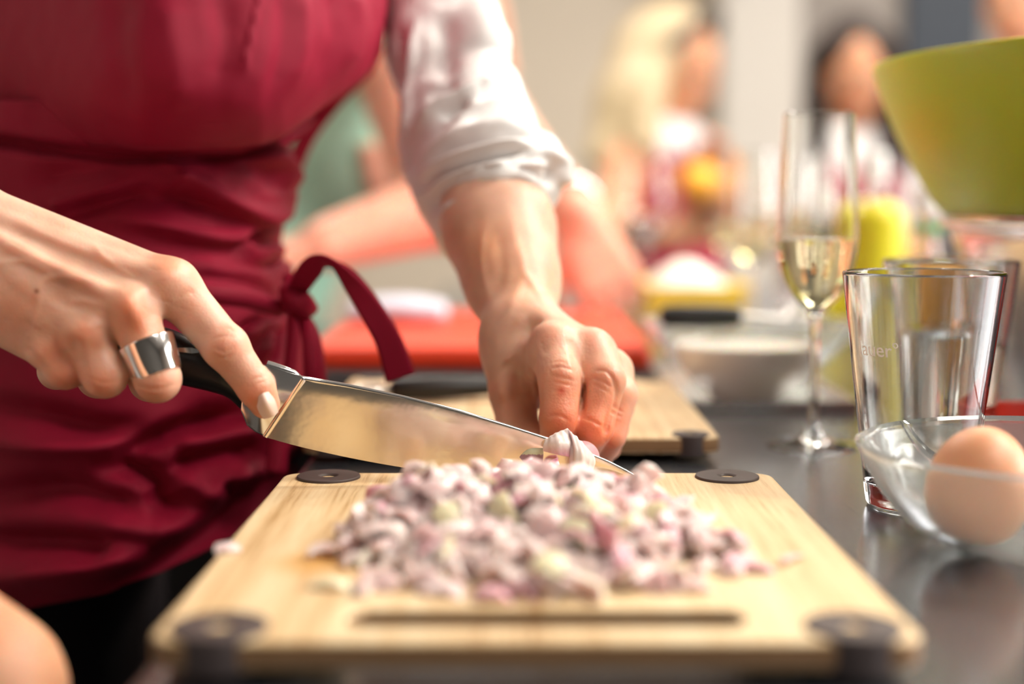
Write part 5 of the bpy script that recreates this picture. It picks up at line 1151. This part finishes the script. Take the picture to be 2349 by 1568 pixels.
def figure(label, head, look, sh, el_, wr, hd, pelvis, skin, shirt, hairm, hair, apron=None, sleeve=.35, h=.008, hs=1.0, hips=True, apron_top=None, root_z=0, extra=None, hair_cut=True):
    H = np.array(head, float); Rm = rotz(look); S_ = lambda v: H + Rm @ (np.array(v) * hs)
    root = tag(empty('person', (pelvis[0], pelvis[1], root_z)), label, 'person')
    mid = (np.array(sh[0]) + np.array(sh[1])) / 2; pv = np.array(pelvis); ax_s = np.array(sh[1]) - np.array(sh[0]); wid = np.linalg.norm(ax_s) / 2
    ax_s = ax_s / np.linalg.norm(ax_s); fw = np.cross((0, 0, 1), ax_s); fw /= np.linalg.norm(fw); fw = fw if fw @ np.array(look) > 0 else -fw
    RT = np.stack([ax_s, fw, np.cross(ax_s, fw)], 1)
    torso = [el(mid * .72 + pv * .28, (wid * .92, .095, .17), .05, RT), el(mid * .3 + pv * .7, (wid * .78, .09, .16), .05, RT), el(pv, (wid * .92, .11, .12), .05, RT), rc(sh[0], sh[1], .05, .05, .05)]
    prims = list(torso) + [rc(mid + (0, 0, .02), S_((0, -.02, -.07)), .052, .048, .03),
        el(S_((0, -.005, .02)), np.array((.073, .092, .095)) * hs, .02, Rm), el(S_((0, .022, -.045)), np.array((.054, .064, .062)) * hs, .025, Rm),
        rc(S_((0, .086, .014)), S_((0, .099, -.014)), .007 * hs, .0115 * hs, .012), rc(S_((-.020, .080, -.050)), S_((.020, .080, -.050)), .006 * hs, .006 * hs, .006), rc(S_((-.017, .079, -.059)), S_((.017, .079, -.059)), .007 * hs, .007 * hs, .006), rc(S_((-.045, .082, .030)), S_((-.015, .088, .030)), .006, .006, .008), rc(S_((.015, .088, .030)), S_((.045, .082, .030)), .006, .006, .008), rc(S_((-.02, .087, -.0545)), S_((.02, .087, -.0545)), .0014, .0014, .002, -1),
        el(S_((-.073, -.005, -.005)), np.array((.012, .02, .03)) * hs, .006, Rm), el(S_((.073, -.005, -.005)), np.array((.012, .02, .03)) * hs, .006, Rm),
        el(S_((-.03, .093, .012)), np.array((.017, .012, .011)) * hs, .006, Rm, -1), el(S_((.03, .093, .012)), np.array((.017, .012, .011)) * hs, .006, Rm, -1)]
    for i in (0, 1):
        prims += [rc(sh[i], el_[i], .046, .040, .02), rc(el_[i], wr[i], .041, .027, .012)] + hand(wr[i], hd[i][0], hd[i][1], 1.0)
    if hips:
        for s in (-1, 1):
            q = pv + ax_s * s * .085 - (0, 0, .05); k_ = np.array([q[0], q[1], .48]); a_ = np.array([q[0], q[1], .09])
            prims += [rc(q, k_, .085, .058, .03), rc(k_, a_, .055, .038, .02), rc(a_ - (0, 0, .03), a_ + fw * .13 - (0, 0, .05), .036, .028, .02)]
    v, q = sdf_mesh(prims, h); v = relax(v, q, 1)
    d1 = np.linalg.norm(v - S_((0, .085, -.052)), axis=1); col = np.ones((len(v), 3)) * (1 - .3 * np.exp(-(d1 / .018) ** 2)[:, None] * np.array((0, 1, .8)))
    for s in (-1, 1):
        d1 = np.linalg.norm(v - S_((s * .034, .085, .036)), axis=1); col *= 1 - .6 * np.exp(-(d1 / .010) ** 2)[:, None]
    link('body', quadmesh('m', v, q, col), skin, root)
    for s in (-.03, .03):
        ep_ = S_((s, .0735, .011)); e_ = lathe('eye', [(0, -.0095), (.006, -.0072), (.0095, 0), (.006, .0072), (0, .0095)], ep_, M_eye, root, 12)
        lathe('iris', [(0, .0092), (.0030, .0092), (.0045, .0084), (.0046, .0080), (0, .0080)], ep_, M_iris, e_, 16, axis=Rm @ np.array((0, 1, -.25)))
    grow = lambda p, g: ('c', p[1], p[2], p[3] + g, p[4] + g, p[5], p[6]) if p[0] == 'c' else ('e', p[1], p[2] + g, p[3], None, p[5], p[6])
    sp = [grow(p, .012) for p in (torso if sleeve > .1 else torso[:3])]
    for i in (0, 1) if sleeve > .1 else ():
        e_ = np.array(sh[i]) + (np.array(el_[i]) - np.array(sh[i])) * min(sleeve, 1); sp.append(rc(sh[i], e_, .062, .058, .02))
        if sleeve > 1: sp.append(rc(el_[i], np.array(el_[i]) + (np.array(wr[i]) - np.array(el_[i])) * (sleeve - 1), .055, .045, .02))
    v, q = sdf_mesh(sp, h); link('shirt', quadmesh('m', relax(v, q, 1), q), shirt, root)
    if apron is not None:
        at_ = apron_top if apron_top is not None else mid[2] - .08
        apn = [grow(p, .020) for p in torso[:3]] + [rc(pv - (0, 0, .1), pv - (0, 0, .38), .15, .17, .05)]
        cc = fw
        def clipf(Fd, X, Y, Z):
            side = -((X[:, None, None] - mid[0]) * cc[0] + (Y[None, :, None] - mid[1]) * cc[1]) + .0
            side = np.where(Z[None, None, :] < pv[2] + .2, side - .03, side); return np.maximum(np.maximum(Fd, side), Z[None, None, :] - at_)
        v, q = sdf_mesh(apn, h, clip=clipf); link('apron', quadmesh('m', relax(v, q, 1), q), apron, root)
        for s in (-1, 1):
            tube('apron_strap', [mid + fw * .105 + ax_s * s * .07 + (0, 0, at_ - mid[2]), mid + fw * .08 + ax_s * s * .06 + (0, 0, .03), mid - fw * .03 + ax_s * s * .03 + (0, 0, .085)], .007, apron, root, 8, n=14)
    hp = [el(S_((0, -.032, .038)), np.array((.084, .086, .094)) * hs, .02, Rm)] + [rc(S_(a), S_(b), r1, r2, .02) for a, b, r1, r2 in hair[0]] + [rc(a, b, r1, r2, .03) for a, b, r1, r2 in hair[1]]
    hp.append(el(S_((0, .095, -.035)), np.array((.085, .085, .100)) * hs, .012, Rm, -1))
    v, q = sdf_mesh(hp, h * .8); n = vnormals(v, q); v = v + n * (.0012 * np.sin(v[:, 0] * 900 + v[:, 1] * 700))[:, None]; link('hair', quadmesh('m', relax(v, q, 1), q), hairm, root)
    if hips:
        tp = []
        for s in (-1, 1):
            q_ = pv + ax_s * s * .085 - (0, 0, .05); k_ = np.array([q_[0], q_[1], .48]); a_ = np.array([q_[0], q_[1], .10]); tp += [rc(q_, k_, .097, .07, .03), rc(k_, a_, .068, .055, .02)]
        v, q = sdf_mesh(tp, .010); link('trousers', quadmesh('m', relax(v, q, 1), q), M_trouser, root)
    return root
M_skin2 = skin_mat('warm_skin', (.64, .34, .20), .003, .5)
M_skin3 = skin_mat('pink_skin', (.88, .46, .34), .003, .5)
M_blond = simple('blonde_hair', (.46, .36, .22), .45, noise=.25, scale=200, stretch=(1, 1, .06), bump=.5)
M_dark = simple('dark_brown_hair', (.020, .010, .008), .75, noise=.4, scale=200, stretch=(1, 1, .06), bump=.5)
M_brown = simple('light_brown_hair', (.35, .20, .08), .5, noise=.3, scale=200, stretch=(1, 1, .06), bump=.5)
M_mint = cloth_mat('mint_green_cotton', (.50, .85, .66), .85, .1, tint=(1, 1, 1))
M_apron2 = cloth_mat('burgundy_cotton_far', (.32, .012, .05), .7, .2, tint=(1, .4, .5))
Z = np.array
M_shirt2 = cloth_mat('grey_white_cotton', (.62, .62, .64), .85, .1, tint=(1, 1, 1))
# blonde woman facing right
hB = P(1540, 160, 3.0)
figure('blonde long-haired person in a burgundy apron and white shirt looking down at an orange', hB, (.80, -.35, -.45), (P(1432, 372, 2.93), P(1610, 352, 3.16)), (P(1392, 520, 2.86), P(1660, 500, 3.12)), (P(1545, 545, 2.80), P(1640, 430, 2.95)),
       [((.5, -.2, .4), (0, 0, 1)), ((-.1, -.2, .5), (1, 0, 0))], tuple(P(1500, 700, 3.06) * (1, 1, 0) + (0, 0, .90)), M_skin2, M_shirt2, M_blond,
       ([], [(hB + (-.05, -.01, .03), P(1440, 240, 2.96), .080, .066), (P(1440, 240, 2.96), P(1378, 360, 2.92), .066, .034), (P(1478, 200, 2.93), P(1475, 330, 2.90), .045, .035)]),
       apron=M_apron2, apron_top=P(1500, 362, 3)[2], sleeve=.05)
fr = rotz((.80, -.35, -.45)); q_ = [hB + fr @ np.array(v) for v in ((-.082, .0, .05), (-.06, .03, .115), (0, .035, .142), (.06, .03, .115), (.082, .0, .05))]
tube('hair_band', q_, .013, simple('dark_grey_band', (.07, .06, .05), .6), [x for x in bpy.data.objects if x.get('label', '').startswith('blonde')][0], 10, n=20)
og = P(1606, 420, 2.74); M_orange = simple('orange_peel', (.95, .42, .03), .45, bump=.5, bscale=500)
o = lathe('orange', [(0, -.041)] + [(.041 * math.cos(a), .040 * math.sin(a)) for a in np.linspace(-1.5, 1.5, 24)] + [(0, .039)], (0, 0, 0), M_orange, None, 40); o.location = og; tag(o, 'round orange held up in the hands of the blonde person', 'orange')
# dark-haired woman facing the camera
hD = P(1958, 172, 3.25)
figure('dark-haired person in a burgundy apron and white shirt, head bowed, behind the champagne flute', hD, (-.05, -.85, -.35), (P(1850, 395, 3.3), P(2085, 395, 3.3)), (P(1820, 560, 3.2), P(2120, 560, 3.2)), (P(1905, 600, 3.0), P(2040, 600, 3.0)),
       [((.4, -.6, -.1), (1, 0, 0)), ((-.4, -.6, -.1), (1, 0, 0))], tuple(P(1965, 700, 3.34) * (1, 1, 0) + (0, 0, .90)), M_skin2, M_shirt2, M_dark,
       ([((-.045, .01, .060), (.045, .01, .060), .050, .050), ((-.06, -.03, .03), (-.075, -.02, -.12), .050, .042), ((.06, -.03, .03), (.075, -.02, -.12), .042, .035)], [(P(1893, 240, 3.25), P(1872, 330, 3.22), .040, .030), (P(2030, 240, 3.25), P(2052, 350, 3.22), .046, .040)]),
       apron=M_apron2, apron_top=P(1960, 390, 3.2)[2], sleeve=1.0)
# person at the far right, mostly hidden by the green bowl
hE = P(2345, 8, 3.1)
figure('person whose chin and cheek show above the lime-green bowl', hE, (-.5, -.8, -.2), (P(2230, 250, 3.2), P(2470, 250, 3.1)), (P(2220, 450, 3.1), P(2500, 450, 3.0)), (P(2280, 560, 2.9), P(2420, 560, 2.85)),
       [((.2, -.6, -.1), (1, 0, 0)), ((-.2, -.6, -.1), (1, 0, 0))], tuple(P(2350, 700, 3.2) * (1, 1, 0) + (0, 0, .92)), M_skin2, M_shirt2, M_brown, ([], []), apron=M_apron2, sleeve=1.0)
M_salmon = cloth_mat('salmon_pink_cotton', (.82, .42, .30), .85, .1, tint=(1, 1, 1))
# person standing beyond the cook, working over the red board
sA, sB = P(860, 130, 1.80), P(1010, 60, 1.62)
figure('person in a mint-green top behind the cook, bare forearms reaching over the red board', P(975, -190, 1.62), (.7, -.35, -.55), (P(862, 40, 1.60), P(1020, 20, 1.86)), (P(1010, 480, 1.50), P(1150, 300, 1.78)), (P(745, 560, 1.43), P(1325, 500, 1.52)),
       [((-.6, .05, -.15), (0, 1, .2)), ((.30, -.12, -.62), (1, .2, 0))], (-.40, 1.80, .93), M_skin3, M_mint, M_blond,
       ([((-.06, -.03, .03), (-.065, 0, -.16), .045, .035), ((.06, -.03, .03), (.065, 0, -.14), .045, .03)], [(P(900, -80, 1.64), P(880, 150, 1.56), .045, .03)]), sleeve=.12, apron=M_salmon)
# bare forearm of somebody standing beside the camera, bottom left
q1, q2, q3 = P(-420, 1290, .50), P(-30, 1580, .475), P(30, 1840, .455)
prims = [rc(q1, q2, .034, .0245, .02), rc(q2, q3, .0245, .019, .01)] + hand(q3, (-.05, -.2, -1), (0, 1, .1), .8) + [rc(q1, q1 + (-.14, -.05, .24), .036, .046, .02)]
root = tag(empty('person', tuple(q1)), 'bare blurred forearm of a person at the bottom left corner', 'person')
sh_ = q1 + Z((-.14, -.05, .24)); pvt = sh_ + Z((-.16, -.02, -.42))
prims += [rc(sh_, sh_ + (-.30, -.03, 0), .05, .05, .04), el(sh_ + (-.15, -.02, -.2), (.15, .095, .24), .05), el(pvt, (.15, .11, .14), .05), rc(sh_ + (-.15, -.02, 0), sh_ + (-.15, -.02, .1), .05, .05, .03), el(sh_ + (-.15, -.01, .2), (.075, .095, .115), .02), rc(sh_ + (-.30, -.03, 0), sh_ + (-.34, .03, -.28), .045, .038, .02)]
prims += hand(sh_ + Z((-.34, .03, -.28)), (0, .3, -1), (1, 0, 0)) + [rc(sh_ + (-.08, .09, .19), sh_ + (-.075, .10, .17), .008, .011, .01)]
for s in (-1, 1):
    k0 = pvt + Z((.085 * s, 0, -.05)); prims += [rc(k0, Z((k0[0], k0[1], .48)), .085, .058, .03), rc(Z((k0[0], k0[1], .48)), Z((k0[0], k0[1], .09)), .055, .038, .02), rc(Z((k0[0], k0[1], .06)), Z((k0[0], k0[1] + .12, .04)), .036, .028, .02)]
v, q = sdf_mesh(prims, .006); link('body', quadmesh('m', relax(v, q, 2), q, np.ones((len(v), 3))), M_skin2, root)
sp = [rc(sh_, sh_ + (-.30, -.03, 0), .062, .062, .04), el(sh_ + (-.15, -.02, -.2), (.162, .107, .25), .05), el(pvt, (.162, .122, .15), .05), rc(sh_, sh_ + (q1 - sh_) * .4, .06, .055, .02)]
v, q = sdf_mesh(sp, .008); link('shirt', quadmesh('m', relax(v, q, 1), q), M_shirt, root)
tp = []
for s in (-1, 1):
    k0 = pvt + Z((.085 * s, 0, -.05)); tp += [rc(k0, Z((k0[0], k0[1], .48)), .097, .07, .03), rc(Z((k0[0], k0[1], .48)), Z((k0[0], k0[1], .10)), .068, .055, .02)]
v, q = sdf_mesh(tp, .010); link('trousers', quadmesh('m', relax(v, q, 1), q), M_trouser, root)
v, q = sdf_mesh([el(sh_ + (-.15, -.03, .22), (.083, .10, .105), .02), el(sh_ + (-.15, .09, .17), (.06, .06, .09), .01, s=-1)], .006); link('hair', quadmesh('m', relax(v, q, 1), q), M_brown, root)

mint = [x for x in bpy.data.objects if x.get('label', '').startswith('person in a mint')][0]
wa, wb_ = P(1325, 500, 1.52), P(1150, 300, 1.78); dv = (wb_ - wa) / np.linalg.norm(wb_ - wa)
lathe('bracelet', [(.0335 + .0035 * math.cos(a), .006 * math.sin(a)) for a in np.linspace(0, 2 * math.pi, 13)], wa + dv * .03, M_ring, mint, 40, axis=dv)
